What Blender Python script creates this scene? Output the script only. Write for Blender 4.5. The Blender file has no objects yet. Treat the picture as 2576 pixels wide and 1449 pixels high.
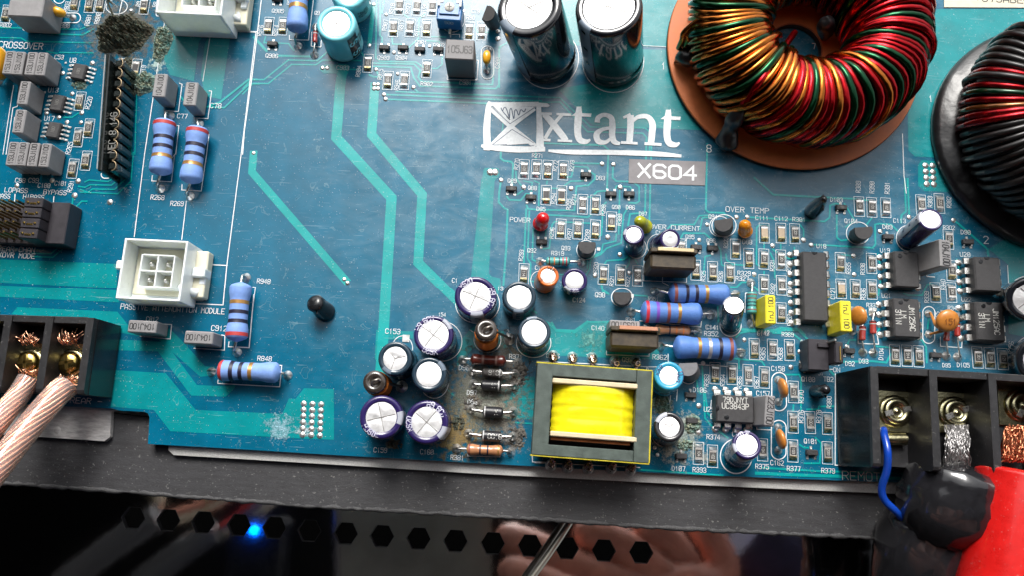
import bpy, math, random
from mathutils import Vector, Matrix, noise
random.seed(7)
C = bpy.context.scene.collection
R = math.radians
# ---------------------------------------------------------------- camera (1 unit = 1 cm, board top = z 0)
FPX, TH, AL, HC = 1950.0, R(11.5), R(2.9), 19.1
cam_d = bpy.data.cameras.new("camera"); cam = bpy.data.objects.new("camera", cam_d); C.objects.link(cam)
cam_d.sensor_width = 36; cam_d.lens = FPX / 2576 * 36
cam_d.clip_start = 0.05; cam_d.clip_end = 3000
cam.location = (0, 0, HC); cam.rotation_euler = (TH, 0, AL)
cam_d.dof.use_dof = True; cam_d.dof.focus_distance = 18.9; cam_d.dof.aperture_fstop = 0.32
scn = bpy.context.scene; scn.camera = cam
# ---------------------------------------------------------------- sky and sun
SUN_EL, SUN_AZ = R(47), R(-6)           # sun stands towards the top of the picture
w = bpy.data.worlds.new("World"); scn.world = w; w.use_nodes = True
nt = w.node_tree; bg = nt.nodes["Background"]
sky = nt.nodes.new("ShaderNodeTexSky"); sky.sky_type = 'NISHITA'; sky.sun_disc = False
sky.sun_elevation = SUN_EL; sky.sun_rotation = SUN_AZ; sky.dust_density = 4.0; sky.air_density = 1.0; sky.ozone_density = 1.0
hs_ = nt.nodes.new('ShaderNodeHueSaturation'); hs_.inputs['Saturation'].default_value = .12; nt.links.new(sky.outputs[0], hs_.inputs['Color']); nt.links.new(hs_.outputs[0], bg.inputs[0]); bg.inputs[1].default_value = 0.15
sd = bpy.data.lights.new("sun", 'SUN'); sun = bpy.data.objects.new("sun", sd); C.objects.link(sun)
sd.energy = 2.2; sd.angle = R(25); sd.color = (1, .96, .9)
sdir = Vector((math.sin(SUN_AZ)*math.cos(SUN_EL), math.cos(SUN_AZ)*math.cos(SUN_EL), math.sin(SUN_EL)))
sun.rotation_euler = sdir.to_track_quat('Z', 'Y').to_euler()
scn.view_settings.view_transform = 'Standard'; scn.view_settings.look = 'None'
scn.view_settings.exposure = 0.72; scn.view_settings.gamma = 1
# ---------------------------------------------------------------- picture pixel -> point on a level plane
RM = Matrix.Rotation(AL, 3, 'Z') @ Matrix.Rotation(TH, 3, 'X')
def W(px, py, z=0.0):
    d = RM @ Vector(((px-1288)/FPX, -(py-724.5)/FPX, -1)); t = (z-HC)/d.z
    return Vector((d.x*t, d.y*t, z))
def SC(px, py, z=0.0):                  # centimetres per pixel there
    v = W(px, py, z) - Vector((0, 0, HC)); return (-(RM.inverted() @ v).z)/FPX
VIEWS = dict(P=(0,0,1), A=(0,0,.26741), B=(613.5,0,.26741), C=(1194.7,0,.26741), D=(1614.5,0,.37329), E=(0,387.5,.26741),
    F=(1194.7,355.2,.26741), G=(1775.9,452.1,.3106), H=(0,742.7,.28971), I=(839.5,678.1,.3566), J=(1323.9,678.1,.3566),
    K=(1872.8,678.1,.3566), L=(0,1033.3,.3259), M=(775,1097.9,.37605), N=(1679.1,1033.3,.34823))
def pp(v, x, y): a = VIEWS[v]; return (a[0]+x*a[2], a[1]+y*a[2])
def at(v, x, y, z=0.0): return W(*pp(v, x, y), z)
def sz(v, n, x, y, z=0.0): return n*VIEWS[v][2]*SC(*pp(v, x, y), z)
# ---------------------------------------------------------------- materials
MATS = {}
def mat(name, col, rough=.5, metal=0, var=0.0, vs=6.0, bump=0.0, bs=60.0, coat=0, trans=0, ior=1.5, emit=None, col2=None, streak=None, sss=0, dust=0):
    if name in MATS: return MATS[name]
    m = bpy.data.materials.new(name); m.use_nodes = True; n = m.node_tree; b = n.nodes["Principled BSDF"]
    b.inputs['Base Color'].default_value = (*col, 1); b.inputs['Roughness'].default_value = rough
    b.inputs['Metallic'].default_value = metal; b.inputs['IOR'].default_value = ior
    if coat: b.inputs['Coat Weight'].default_value = coat; b.inputs['Coat Roughness'].default_value = .06
    if trans: b.inputs['Transmission Weight'].default_value = trans
    if sss: b.inputs['Subsurface Weight'].default_value = sss; b.inputs['Subsurface Scale'].default_value = .1; b.inputs['Subsurface Radius'].default_value = (1,1,.8)
    if emit: b.inputs['Emission Color'].default_value = (*emit[:3], 1); b.inputs['Emission Strength'].default_value = emit[3]
    if var or bump or col2:
        g = n.nodes.new("ShaderNodeNewGeometry"); mp = n.nodes.new("ShaderNodeMapping"); n.links.new(g.outputs['Position'], mp.inputs[0])
        if streak: mp.inputs['Scale'].default_value = streak
        t = n.nodes.new("ShaderNodeTexNoise"); t.inputs['Scale'].default_value = vs; t.inputs['Detail'].default_value = 6; t.inputs['Roughness'].default_value = .65
        n.links.new(mp.outputs[0], t.inputs[0])
        rr = n.nodes.new("ShaderNodeValToRGB"); rr.color_ramp.elements[0].position = .35; rr.color_ramp.elements[1].position = .68
        c2 = col2 or tuple(min(1, c*(1+var)) for c in col); c1 = col if col2 else tuple(c*(1-var) for c in col)
        rr.color_ramp.elements[0].color = (*c1, 1); rr.color_ramp.elements[1].color = (*c2, 1)
        n.links.new(t.outputs[0], rr.inputs[0]); n.links.new(rr.outputs[0], b.inputs['Base Color'])
        if dust:
            td = n.nodes.new("ShaderNodeTexNoise"); td.inputs['Scale'].default_value = 17; td.inputs['Detail'].default_value = 3; n.links.new(g.outputs['Position'], td.inputs[0])
            dr = n.nodes.new("ShaderNodeMapRange"); dr.inputs[1].default_value = .66; dr.inputs[2].default_value = .70; dr.inputs[4].default_value = dust; n.links.new(td.outputs[0], dr.inputs[0])
            mx = n.nodes.new("ShaderNodeMix"); mx.data_type = 'RGBA'; n.links.new(dr.outputs[0], mx.inputs[0]); n.links.new(rr.outputs[0], mx.inputs[6]); mx.inputs[7].default_value = (.32, .31, .29, 1); n.links.new(mx.outputs[2], b.inputs['Base Color'])
        mr = n.nodes.new("ShaderNodeMapRange"); mr.inputs[3].default_value = max(.02, rough*.75); mr.inputs[4].default_value = min(1, rough*1.3)
        n.links.new(t.outputs[0], mr.inputs[0]); n.links.new(mr.outputs[0], b.inputs['Roughness'])
        if bump:
            t2 = n.nodes.new("ShaderNodeTexNoise"); t2.inputs['Scale'].default_value = bs; t2.inputs['Detail'].default_value = 4
            n.links.new(mp.outputs[0], t2.inputs[0])
            bm = n.nodes.new("ShaderNodeBump"); bm.inputs['Strength'].default_value = bump; bm.inputs['Distance'].default_value = .02
            n.links.new(t2.outputs[0], bm.inputs['Height']); n.links.new(bm.outputs[0], b.inputs['Normal'])
    MATS[name] = m; return m
# stains with their own shape on the board: centre pixel, radius cm, colour, cut
STAINS = [('A',1150,300,1.6,(.10,.085,.06),.40), ('A',1480,600,.75,(.45,.6,.55),.52), ('A',1350,800,.5,(.5,.6,.45),.53),
    ('A',760,790,.35,(.5,.5,.45),.5), ('I',1050,900,1.9,(.15,.13,.09),.41),('I',930,1050,2.3,(.12,.13,.10),.46),('I',1200,600,1.4,(.10,.09,.07),.48),('I',1180,1050,1.2,(.20,.18,.14),.46),('J',1080,1200,1.3,(.28,.32,.28),.46), ('I',1230,760,1.1,(.07,.065,.055),.47), ('I',860,1160,1.1,(.22,.14,.03),.45),
    ('I',1100,930,.7,(.32,.34,.3),.55), ('I',1250,1200,1.0,(.16,.15,.14),.5), ('I',400,1230,.45,(.22,.2,.1),.5), ('I',1270,580,.6,(.08,.07,.05),.5),
    ('J',960,960,.75,(.45,.45,.38),.5), ('J',1130,1080,.9,(.42,.46,.42),.52), ('J',1000,1300,.6,(.35,.33,.27),.52), ('J',1250,1330,.6,(.38,.38,.32),.53),
    ('H',2430,1150,.9,(.3,.5,.6),.5), ('L',2350,150,.5,(.5,.6,.65),.5), ('E',590,620,.3,(.5,.6,.7),.52), ('E',1200,330,.35,(.4,.55,.65),.55),
    ('J',450,500,.7,(.12,.35,.33),.5), ('M',950,60,.5,(.25,.2,.08),.5), ('J',1560,1150,.5,(.25,.38,.42),.55)]
def boardmat(name, col, rough, haze=True, stains=True):
    m = bpy.data.materials.new(name); m.use_nodes = True; n = m.node_tree; b = n.nodes["Principled BSDF"]; L = n.links.new
    g = n.nodes.new("ShaderNodeNewGeometry"); pos = g.outputs['Position']
    def noi(s, d=6, r=.6, vec=pos, dist=0):
        t = n.nodes.new("ShaderNodeTexNoise"); t.inputs['Scale'].default_value = s; t.inputs['Detail'].default_value = d
        t.inputs['Roughness'].default_value = r; t.inputs['Distortion'].default_value = dist; L(vec, t.inputs[0]); return t.outputs[0]
    def mp_(v, a, c, lo=0, hi=1):
        x = n.nodes.new("ShaderNodeMapRange"); L(v, x.inputs[0]); x.inputs[1].default_value = a; x.inputs[2].default_value = c
        x.inputs[3].default_value = lo; x.inputs[4].default_value = hi; return x.outputs[0]
    def ma(op, a, c):
        x = n.nodes.new("ShaderNodeMath"); x.operation = op; x.use_clamp = (op != 'SUBTRACT')
        for i, v in enumerate((a, c)):
            if isinstance(v, (int, float)): x.inputs[i].default_value = v
            else: L(v, x.inputs[i])
        return x.outputs[0]
    def mix(f, a, c):
        x = n.nodes.new("ShaderNodeMix"); x.data_type = 'RGBA'
        if isinstance(f, (int, float)): x.inputs[0].default_value = f
        else: L(f, x.inputs[0])
        for i, v in ((6, a), (7, c)):
            if isinstance(v, tuple): x.inputs[i].default_value = (*v, 1)
            else: L(v, x.inputs[i])
        return x.outputs[2]
    cur = mix(mp_(noi(1.3), .35, .65), tuple(c*.88 for c in col), tuple(c*1.12 for c in col))
    rg = mp_(noi(3.0, 8, .7), .3, .7, rough*.75, rough*1.35)
    if haze:                                   # smeared cleaning residue plus sky sheen painted into the colour, strongest middle and right
        sep = n.nodes.new("ShaderNodeSeparateXYZ"); L(pos, sep.inputs[0])
        reg = ma('MULTIPLY', mp_(sep.outputs[0], -7, -1.5), mp_(sep.outputs[1], -1, 3.0))
        mpn = n.nodes.new("ShaderNodeMapping"); mpn.inputs['Rotation'].default_value = (0, 0, .6); mpn.inputs['Scale'].default_value = (1, 2.2, 1); L(pos, mpn.inputs[0])
        hz = ma('MULTIPLY', mp_(noi(.9, 7, .62, mpn.outputs[0], 1.4), .42, .62, .1, 1), reg)
        cur = mix(ma('MULTIPLY', hz, .21*float(haze)), cur, (.20, .29, .34))
        rg2 = ma('ADD', rg, ma('MULTIPLY', hz, .1)); rg = rg2
    specks = mp_(noi(26, 2, .5), .70, .72); cur = mix(ma('MULTIPLY', specks, .7), cur, (.5, .56, .56))
    for rot, sc_, th_ in ((.5, (1.2, 26, 1), .70), (-.7, (1.5, 34, 1), .71), (1.4, (1, 30, 1), .715)):        # fine scratches
        ms = n.nodes.new("ShaderNodeMapping"); ms.inputs['Rotation'].default_value = (0, 0, rot); ms.inputs['Scale'].default_value = sc_; L(pos, ms.inputs[0])
        cur = mix(ma('MULTIPLY', mp_(noi(.9, 2, .5, ms.outputs[0], .15), th_, th_+.02), .22), cur, (.35, .48, .52))
    flux = noi(3.1, 2, .4, pos, .6); edge_ = ma('MULTIPLY', mp_(flux, .66, .668), mp_(flux, .69, .676)); cur = mix(ma('MULTIPLY', edge_, .18), cur, (.30, .42, .42))
    dirt = mp_(noi(19, 2, .5), .70, .72); cur = mix(ma('MULTIPLY', dirt, .5), cur, (.01, .02, .025))
    if stains:
        crust = noi(7, 9, .75); fine = noi(30, 5, .7); big = noi(2.5, 4, .6); acc = None
        for i, (v, x, y, r, c, cut) in enumerate(STAINS):
            p = at(v, x, y); d = n.nodes.new("ShaderNodeVectorMath"); d.operation = 'DISTANCE'; L(pos, d.inputs[0]); d.inputs[1].default_value = p
            fall = mp_(d.outputs['Value'], 0, r, 1, 0)
            s = ma('ADD', ma('MULTIPLY', crust, .8), ma('MULTIPLY', fall, .35))
            s = ma('MULTIPLY', mp_(s, cut+.13, cut+.22), mp_(fall, 0, .3))
            cc = mix(mp_(fine, .38, .62), tuple(q*.45 for q in c), tuple(min(1, q*1.35) for q in c))
            cur = mix(ma('MULTIPLY', s, .85), cur, cc)
            acc = s if acc is None else ma('MAXIMUM', acc, s)
        rg = ma('ADD', rg, ma('MULTIPLY', acc, .45))
        bm = n.nodes.new("ShaderNodeBump"); bm.inputs['Strength'].default_value = .8; bm.inputs['Distance'].default_value = .03
        L(ma('MULTIPLY', ma('MULTIPLY', acc, fine), 1.0), bm.inputs['Height'])
        wv = n.nodes.new("ShaderNodeBump"); wv.inputs['Strength'].default_value = .008; wv.inputs['Distance'].default_value = .02
        mw = n.nodes.new("ShaderNodeMapping"); mw.inputs['Scale'].default_value = (1.2, 16, 1); L(pos, mw.inputs[0])
        L(noi(1.6, 3, .5, mw.outputs[0]), wv.inputs['Height']); L(wv.outputs[0], bm.inputs['Normal']); L(bm.outputs[0], b.inputs['Normal'])
    L(cur, b.inputs['Base Color']); L(rg, b.inputs['Roughness']); b.inputs['IOR'].default_value = 1.56
    MATS[name] = m; return m
MASK = boardmat('solder_mask', (.001, .102, .180), .18)
COPPER = boardmat('masked_copper', (.003, .215, .235), .18, .3)
COPPERT = boardmat('masked_copper_track', (.003, .29, .29), .2, .2)
SILK = mat('silkscreen_white', (.72, .76, .78), .5, var=.12, vs=14)
BLK = mat('black_moulding', (.016, .016, .018), .42, var=.3, vs=8, dust=.25, bump=.25, bs=50)
BLKG = mat('black_glossy_plastic', (.012, .013, .015), .2, var=.3, vs=5, bump=.1, bs=20)
ICM = mat('chip_epoxy', (.032, .031, .033), .5, var=.25, vs=12, bump=.5, bs=90)
TIN = mat('tinned_lead', (.62, .61, .58), .28, 1, var=.15, vs=20, bump=.3, bs=40)
SOLDER = mat('solder', (.80, .79, .77), .3, .9, var=.15, vs=15, bump=.35, bs=22)
OLDS = mat('flux_stained_solder', (.48, .40, .22), .28, 1, var=.3, vs=20, bump=.4, bs=30)
ALU = mat('aluminium_can_top', (.9, .9, .91), .42, .85, var=.08, vs=9, bump=.12, bs=30)
CER = mat('ceramic_body', (.42, .40, .37), .5, var=.15, vs=10)
FILM = mat('resistive_film', (.03, .03, .032), .45, var=.3, vs=14)
TAN = mat('tan_ceramic', (.42, .33, .24), .5, var=.12, vs=14)
MARK = mat('pale_marking', (.55, .55, .52), .5)
MARKG = mat('faint_grey_marking', (.16, .16, .15), .5)
INK = mat('black_ink', (.015, .015, .017), .5)
GREY = mat('grey_film_capacitor', (.24, .235, .24), .42, var=.1, vs=6, bump=.15, bs=40)
YEL = mat('yellow_film_capacitor', (.72, .62, .03), .4, var=.08, vs=6)
# ---------------------------------------------------------------- mesh builder
class MB:
    def __init__(s): s.v = []; s.f = []; s.sm = []; s.mi = []; s.M = Matrix.Identity(4); s.m = 0
    def add(s, vs, fs, smooth=False):
        o = len(s.v); s.v += [tuple(s.M @ Vector(p)) for p in vs]
        for f in fs: s.f.append([i+o for i in f]); s.sm.append(smooth); s.mi.append(s.m)
    def box(s, c, d, bev=0.0, taper=1.0, sm=False):
        x, y, z = d[0]/2, d[1]/2, d[2]/2; b = min(bev, x*.45, y*.45, z*.45)
        if b <= 0:
            vs = [(c[0]+i*x*(taper if k > 0 else 1), c[1]+j*y*(taper if k > 0 else 1), c[2]+k*z) for k in (-1, 1) for j in (-1, 1) for i in (-1, 1)]
            s.add(vs, [(0,2,3,1), (4,5,7,6), (0,1,5,4), (2,6,7,3), (0,4,6,2), (1,3,7,5)]); return
        vs = []; idx = {}
        for i in (-1, 1):
            for j in (-1, 1):
                for k in (-1, 1):
                    t = taper if k > 0 else 1
                    for a in range(3):
                        p = [i*x*t, j*y*t, k*z]; sg = (i, j, k)
                        for q in range(3):
                            if q != a: p[q] -= sg[q]*b
                        idx[(i, j, k, a)] = len(vs); vs.append((c[0]+p[0], c[1]+p[1], c[2]+p[2]))
        fs = []
        def q4(pts, nrm):
            a, b_, c_ = (Vector(vs[p]) for p in pts[:3])
            if (b_-a).cross(c_-a).dot(Vector(nrm)) < 0: pts = pts[::-1]
            fs.append(tuple(pts))
        for a in range(3):
            o1, o2 = [q for q in range(3) if q != a]
            for sg in (-1, 1):
                pts = []
                for u, v_ in ((-1,-1), (1,-1), (1,1), (-1,1)):
                    key = [0, 0, 0]; key[a] = sg; key[o1] = u; key[o2] = v_; pts.append(idx[(*key, a)])
                n = [0, 0, 0]; n[a] = sg; q4(pts, n)
        for a in range(3):
            o1, o2 = [q for q in range(3) if q != a]
            for u in (-1, 1):
                for v_ in (-1, 1):
                    k0 = [0]*3; k1 = [0]*3; k0[a] = -1; k1[a] = 1; k0[o1] = k1[o1] = u; k0[o2] = k1[o2] = v_
                    n = [0]*3; n[o1] = u; n[o2] = v_
                    q4([idx[(*k0, o1)], idx[(*k1, o1)], idx[(*k1, o2)], idx[(*k0, o2)]], n)
        for i in (-1, 1):
            for j in (-1, 1):
                for k in (-1, 1): q4([idx[(i, j, k, 0)], idx[(i, j, k, 1)], idx[(i, j, k, 2)]], (i, j, k))
        s.add(vs, fs, sm)
    def lathe(s, prof, seg=28, a0=0.0, a1=2*math.pi, sm=True, sx=1, sy=1):
        full = abs(a1-a0-2*math.pi) < 1e-6; n = seg if full else seg+1; vs = []
        for r, z in prof:
            for k in range(n):
                a = a0+(a1-a0)*k/seg; vs.append((r*math.cos(a)*sx, r*math.sin(a)*sy, z))
        fs = []
        for i in range(len(prof)-1):
            for k in range(seg):
                k2 = (k+1) % n if full else k+1
                fs.append((i*n+k, i*n+k2, (i+1)*n+k2, (i+1)*n+k))
        s.add(vs, fs, sm)
    def tube(s, pts, rad, seg=8, cap=True, sm=True):
        pts = [Vector(p) for p in pts]; n = len(pts)
        rads = rad if isinstance(rad, (list, tuple)) else [rad]*n
        up = None; vs = []
        for i, p in enumerate(pts):
            t = (pts[min(i+1, n-1)]-pts[max(i-1, 0)]).normalized()
            if up is None: up = t.orthogonal().normalized()
            up = (up-t*up.dot(t)).normalized(); sd_ = t.cross(up)
            for k in range(seg):
                a = 2*math.pi*k/seg; vs.append(p+(up*math.cos(a)+sd_*math.sin(a))*rads[i])
        fs = [(i*seg+k, i*seg+(k+1) % seg, (i+1)*seg+(k+1) % seg, (i+1)*seg+k) for i in range(n-1) for k in range(seg)]
        s.add(vs, fs, sm)
        if cap: s.add(vs[:seg], [tuple(range(seg))[::-1]]); s.add(vs[-seg:], [tuple(range(seg))])
    def prism(s, poly, z0, z1, top=True, bot=True):
        a = sum(poly[i][0]*poly[(i+1) % len(poly)][1]-poly[(i+1) % len(poly)][0]*poly[i][1] for i in range(len(poly)))
        if a < 0: poly = poly[::-1]
        n = len(poly); vs = [(p[0], p[1], z0) for p in poly]+[(p[0], p[1], z1) for p in poly]
        fs = [(i, (i+1) % n, n+(i+1) % n, n+i) for i in range(n)]
        if top: fs.append(tuple(range(n, 2*n)))
        if bot: fs.append(tuple(range(n))[::-1])
        s.add(vs, fs)
    def ribbon(s, pts, wd, z=0.0, closed=False, fn=None, lift=0.0):
        P_ = [Vector((p[0], p[1])) for p in pts]; n = len(P_)
        if n < 2: return
        L_, R_ = [], []
        for i in range(n):
            if closed: a, b = P_[i-1], P_[(i+1) % n]; d0 = (P_[i]-a); d1 = (b-P_[i])
            else:
                d0 = P_[i]-P_[i-1] if i else P_[1]-P_[0]; d1 = P_[i+1]-P_[i] if i < n-1 else d0
            if d0.length < 1e-9: d0 = d1
            if d1.length < 1e-9: d1 = d0
            d0 = d0.normalized(); d1 = d1.normalized(); t = d0+d1
            if t.length < 1e-3: t = d0.copy()
            t.normalize(); nn = Vector((-t.y, t.x)); k = 1/max(.45, nn.dot(Vector((-d0.y, d0.x))))
            p = P_[i].copy()
            if not closed and i == 0: p -= d0*wd*.4
            if not closed and i == n-1: p += d0*wd*.4
            L_.append(p+nn*wd/2*k); R_.append(p-nn*wd/2*k)
        f3 = fn or (lambda q: (q.x, q.y, z))
        vs = [f3(q) for q in L_]+[f3(q) for q in R_]
        if lift: vs = [(a_[0], a_[1], a_[2]+lift*(k % n)) for k, a_ in enumerate(vs)]
        m = n if closed else n-1
        s.add(vs, [(i, n+i, n+(i+1) % n, (i+1) % n) for i in range(m)])
    def build(s, name, mats, parent=None, loc=None):
        me = bpy.data.meshes.new(name); me.from_pydata(s.v, [], s.f)
        for m in (mats if isinstance(mats, (list, tuple)) else [mats]): me.materials.append(m)
        me.polygons.foreach_set('use_smooth', s.sm); me.polygons.foreach_set('material_index', s.mi); me.update()
        return link(name, me, parent, loc)
def link(name, me, parent=None, loc=None):
    o = bpy.data.objects.new(name, me); C.objects.link(o)
    if parent: o.parent = parent
    if loc is not None: o.location = loc
    return o
def tag(o, label, cat, group=None):
    o['label'] = label; o['category'] = cat
    if group: o['group'] = group
    return o
def thing(name, label, cat, loc=(0,0,0), rz=0.0, group=None):
    o = bpy.data.objects.new(name, None); C.objects.link(o); o.empty_display_size = .2
    o.location = loc; o.rotation_euler = (0, 0, rz); return tag(o, label, cat, group)
def kind(o, k): o['kind'] = k; return o
# ---------------------------------------------------------------- stroke lettering
FONT = {'0':'10 30 41 45 36 16 05 01 10','1':'14 26 20','2':'05 16 36 45 44 00 40','3':'05 16 36 45 44 33 13/33 42 41 30 10 01',
'4':'30 36 02 42','5':'46 06 04 34 43 41 30 10 01','6':'45 36 16 05 01 10 30 41 42 33 03','7':'06 46 20','8':'13 04 05 16 36 45 44 33 13 02 01 10 30 41 42 33',
'9':'01 10 30 41 45 36 16 05 04 13 33 44','A':'00 04 26 44 40/02 42','B':'03 33 44 45 36 06 00 30 41 42 33','C':'45 36 16 05 01 10 30 41','D':'00 06 26 44 42 20 00',
'E':'40 00 06 46/03 33','F':'00 06 46/03 33','G':'45 36 16 05 01 10 30 41 43 23','H':'00 06/40 46/03 43','I':'20 26','J':'46 41 30 10 01','K':'00 06/46 02/13 40',
'L':'06 00 40','M':'00 06 23 46 40','N':'00 06 40 46','O':'10 30 41 45 36 16 05 01 10','P':'00 06 36 45 44 33 03','Q':'10 30 41 45 36 16 05 01 10/22 40',
'R':'00 06 36 45 44 33 03/23 40','S':'01 10 30 41 42 33 13 04 05 16 36 45','T':'20 26/06 46','U':'06 01 10 30 41 46','V':'06 20 46','W':'06 10 23 30 46','X':'00 46/06 40',
'Y':'06 23 46/23 20','Z':'06 46 00 40','-':'03 43','+':'03 43/21 25','*':'21 25/02 44/42 04','.':'20 21','n':'00 04/03 14 34 43 40','u':'04 01 10 30 41 44/00 04','°':'25 16 05 14 25',' ':''}
def text_strokes(t, h, cx=0.0, cy=0.0, wx=.8, slash=True):
    u = h/6; adv = 5.4*u*wx; wtot = adv*len(t)-1.4*u*wx; out = []
    for i, ch in enumerate(t):
        g = FONT.get(ch, FONT.get(ch.upper(), '')); 
        if ch == '0' and slash: g += '/03 43'.replace('03 43', '12 34')
        for st in g.split('/'):
            pts = [(cx-wtot/2+i*adv+int(p[0])*u*wx, cy-h/2+int(p[1])*u) for p in st.split()]
            if len(pts) > 1: out.append(pts)
    return out
def lettering(name, t, h, m, parent, loc=(0,0,0), rz=0.0, thick=None, wx=.8, slash=False, fn=None, cx=0, cy=0):
    mb = MB(); th = thick or h*.13
    for i, st in enumerate(text_strokes(t, h, cx, cy, wx, slash)):
        mb.ribbon(st, th, z=i*.0002, lift=0 if fn else .00012, fn=(lambda q, i=i: fn(q, i*.0002)) if fn else None)
    o = mb.build(name, m, parent); o.location = loc; o.rotation_euler = (0, 0, rz); return o
# ================================================================ chassis under the board
def poly_at(v, pts, z=0.0): return [at(v, x, y, z).to_2d() for x, y in pts]
def poly_mixed(pts, z=0.0): return [at(v, x, y, z).to_2d() for v, x, y in pts]
BARM = mat('black_anodised_bar', (.024, .024, .027), .5, dust=.35, var=.35, vs=5, bump=.5, bs=40, streak=(.5, 3, 1))
EDGE = mat('worn_bar_edge', (.05, .05, .052), .45, var=.5, vs=30, bump=1, bs=60)
STRIPM = mat('brushed_heat_spreader', (.42, .42, .41), .42, .5, var=.18, vs=30, bump=.5, bs=120)
bar = thing('chassis_rail', 'black anodised aluminium rail running under the lower edge of the circuit board', 'metal rail')
bt = [('P',-60,1005),('P',700,1090),('P',1744,1150),('P',2700,1190)]
bb = [('P',2700,1375),('P',2215,1354),('P',1679,1329),('P',1444,1312),('P',775,1273),('P',32,1217),('P',-60,1211)]
mb = MB(); mb.prism(poly_mixed(bt+bb, -.32), -1.4, -.32); mb.build('rail_body', BARM, bar)
mb = MB()                                    # rough sawn lower edge
ed = [at('P', x, y, -.33) for x, y in ((-60,1211),(32,1217),(400,1244),(775,1273),(1100,1292),(1444,1312),(1679,1329),(2215,1354),(2700,1375))]
pts = []
for a, b in zip(ed, ed[1:]):
    k = max(2, int((b-a).length/.12)); pts += [a.lerp(b, i/k) for i in range(k)]
pts.append(ed[-1])
mb.tube([p+Vector((0, random.uniform(-.018, .012), random.uniform(-.02, .008)-.02)) for p in pts], [random.uniform(.04, .075) for _ in pts], 6)
mb.build('rail_edge', EDGE, bar)
strip = thing('heat_spreader_strip', 'brushed silver aluminium strip showing along the lower edge of the board', 'metal strip')
sp = [('P',440,1060),('P',424,1122),('P',424,1134),('P',437,1146),('P',840,1170),('P',1220,1194),('P',1744,1221),('P',2100,1237),('P',2271,1244),('P',2700,1262),('P',2700,1150),('P',1500,1110)]
mb = MB(); m2 = [c for c in poly_mixed(sp, -.17)]; mb.prism(m2, -.317, -.17); mb.build('strip_body', STRIPM, strip)
lp = thing('mounting_plate', 'scuffed silver aluminium plate under the left terminal block', 'metal plate')
PL = mat('scuffed_aluminium', (.32, .31, .31), .4, .3, var=.3, vs=9, col2=(.62, .61, .6), streak=(.35, 1.5, 1), bump=.3, bs=60)
mb = MB(); mb.prism(poly_at('H', [(-150,900),(1000,900),(1003,1005),(965,1010),(955,1235),(905,1272),(700,1258),(300,1232),(-150,1205)], -.17), -.315, -.17); mb.build('plate_body', PL, lp)
mb = MB(); a_ = math.pi
mb.lathe([(0,.006),(.07,.008),(.085,0)], 20); o = mb.build('plate_rivet', PL, lp); o.location = at('H', 497, 1175, -.17)
# ================================================================ the circuit board
board = thing('circuit_board', 'blue and teal amplifier circuit board carrying all the electronic parts', 'circuit board')
bp = [('P',-120,-80),('P',2720,-80),('P',2720,1228),('P',2215,1214),('P',1744,1196),('P',1300,1172),('P',840,1146),('P',600,1131),('P',372,1118),
      ('P',376,1050),('P',372,1041),('P',362,1037),('P',300,1034),('P',283,1029),('P',-120,1010)]
mb = MB(); mb.prism([p for p in poly_mixed(bp)], -.16, 0); kind_ = mb.build('board_laminate', MASK, board)
TZ = [0]
def trace(v, pts, wd, z=None):
    TZ[0] += 1; q = [at(v, x, y).to_2d() for x, y in pts]; mb = MB()
    mb.ribbon(q, sz(v, wd, *pts[0]), z=.004+TZ[0]*.00004 if z is None else z); return mb.build('copper_trace', COPPERT, board)
def pour(v, pts, name='copper_pour'):
    TZ[0] += 1; q = poly_at(v, pts); mb = MB(); z = .004+TZ[0]*.00004
    a = sum(q[i].x*q[(i+1) % len(q)].y-q[(i+1) % len(q)].x*q[i].y for i in range(len(q)))
    if a < 0: q = q[::-1]
    mb.add([(p.x, p.y, z) for p in q], [tuple(range(len(q)))]); return mb.build(name, COPPER, board)
# wide areas
pour('P', [(1400,-70),(1760,-70),(1700,60),(1692,118),(1400,112)]); pour('C', [(1400,455),(1840,465),(2000,900),(2200,1225),(2070,1218),(1110,1175),(830,880),(780,830),(1100,780)])
pour('D', [(1990,58),(2700,58),(2700,1100),(2300,1250),(2000,1060),(1840,1052),(1797,1010),(1790,700),(1800,300)])
pour('D', [(1885,1075),(2010,1085),(2070,1290),(1905,1285),(1862,1250),(1862,1110)])
pour('G', [(2290,560),(2700,300),(2700,1300),(2450,1250),(2445,680)])
pour('F', [(85,245),(225,250),(232,320),(185,370),(130,1240),(160,1270),(240,1290),(245,1360),(200,1500),(-60,1500),(60,360),(75,320)])
pour('J', [(180,380),(212,437),(342,447),(437,374),(590,374),(930,480),(940,640),(-60,600),(-20,300)])
pour('J', [(-200,760),(60,760),(60,1060),(-260,1060)])
pour('E', [(-60,985),(1100,1030),(1100,1262),(-60,1205)]); pour('E', [(-60,1232),(1120,1285),(1120,1400),(-60,1345)])
pour('H', [(150,108),(1020,148),(1110,260),(1180,330),(1400,300),(1440,300),(1785,680),(1870,690),(1870,630),(1760,610),(1560,300),(1420,205),(1110,200),(1040,128),(1000,60),(150,40)][:8]+[(1380,392),(1050,330),(1040,280),(960,240),(100,170)])
pour('H', [(1470,290),(1600,420),(1780,620),(1870,630),(1870,700),(1740,712),(1380,392)])
pour('H', [(1030,390),(1410,410),(1440,420),(1710,785),(1960,795),(2045,775),(2040,810),(1960,885),(1660,875),(1370,492),(1030,482)])
pour('H', [(1000,655),(1440,682),(1700,1000),(2452,1035),(2510,900),(2900,930),(2900,1260),(2452,1240),(1480,1185),(1335,1000),(960,972)])
pour('A', [(1560,300),(1930,310),(1870,390),(1825,760),(1600,700),(1540,560)]); pour('A', [(1985,300),(2170,310),(2080,930),(1930,900),(1890,700),(1930,400)])
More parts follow.
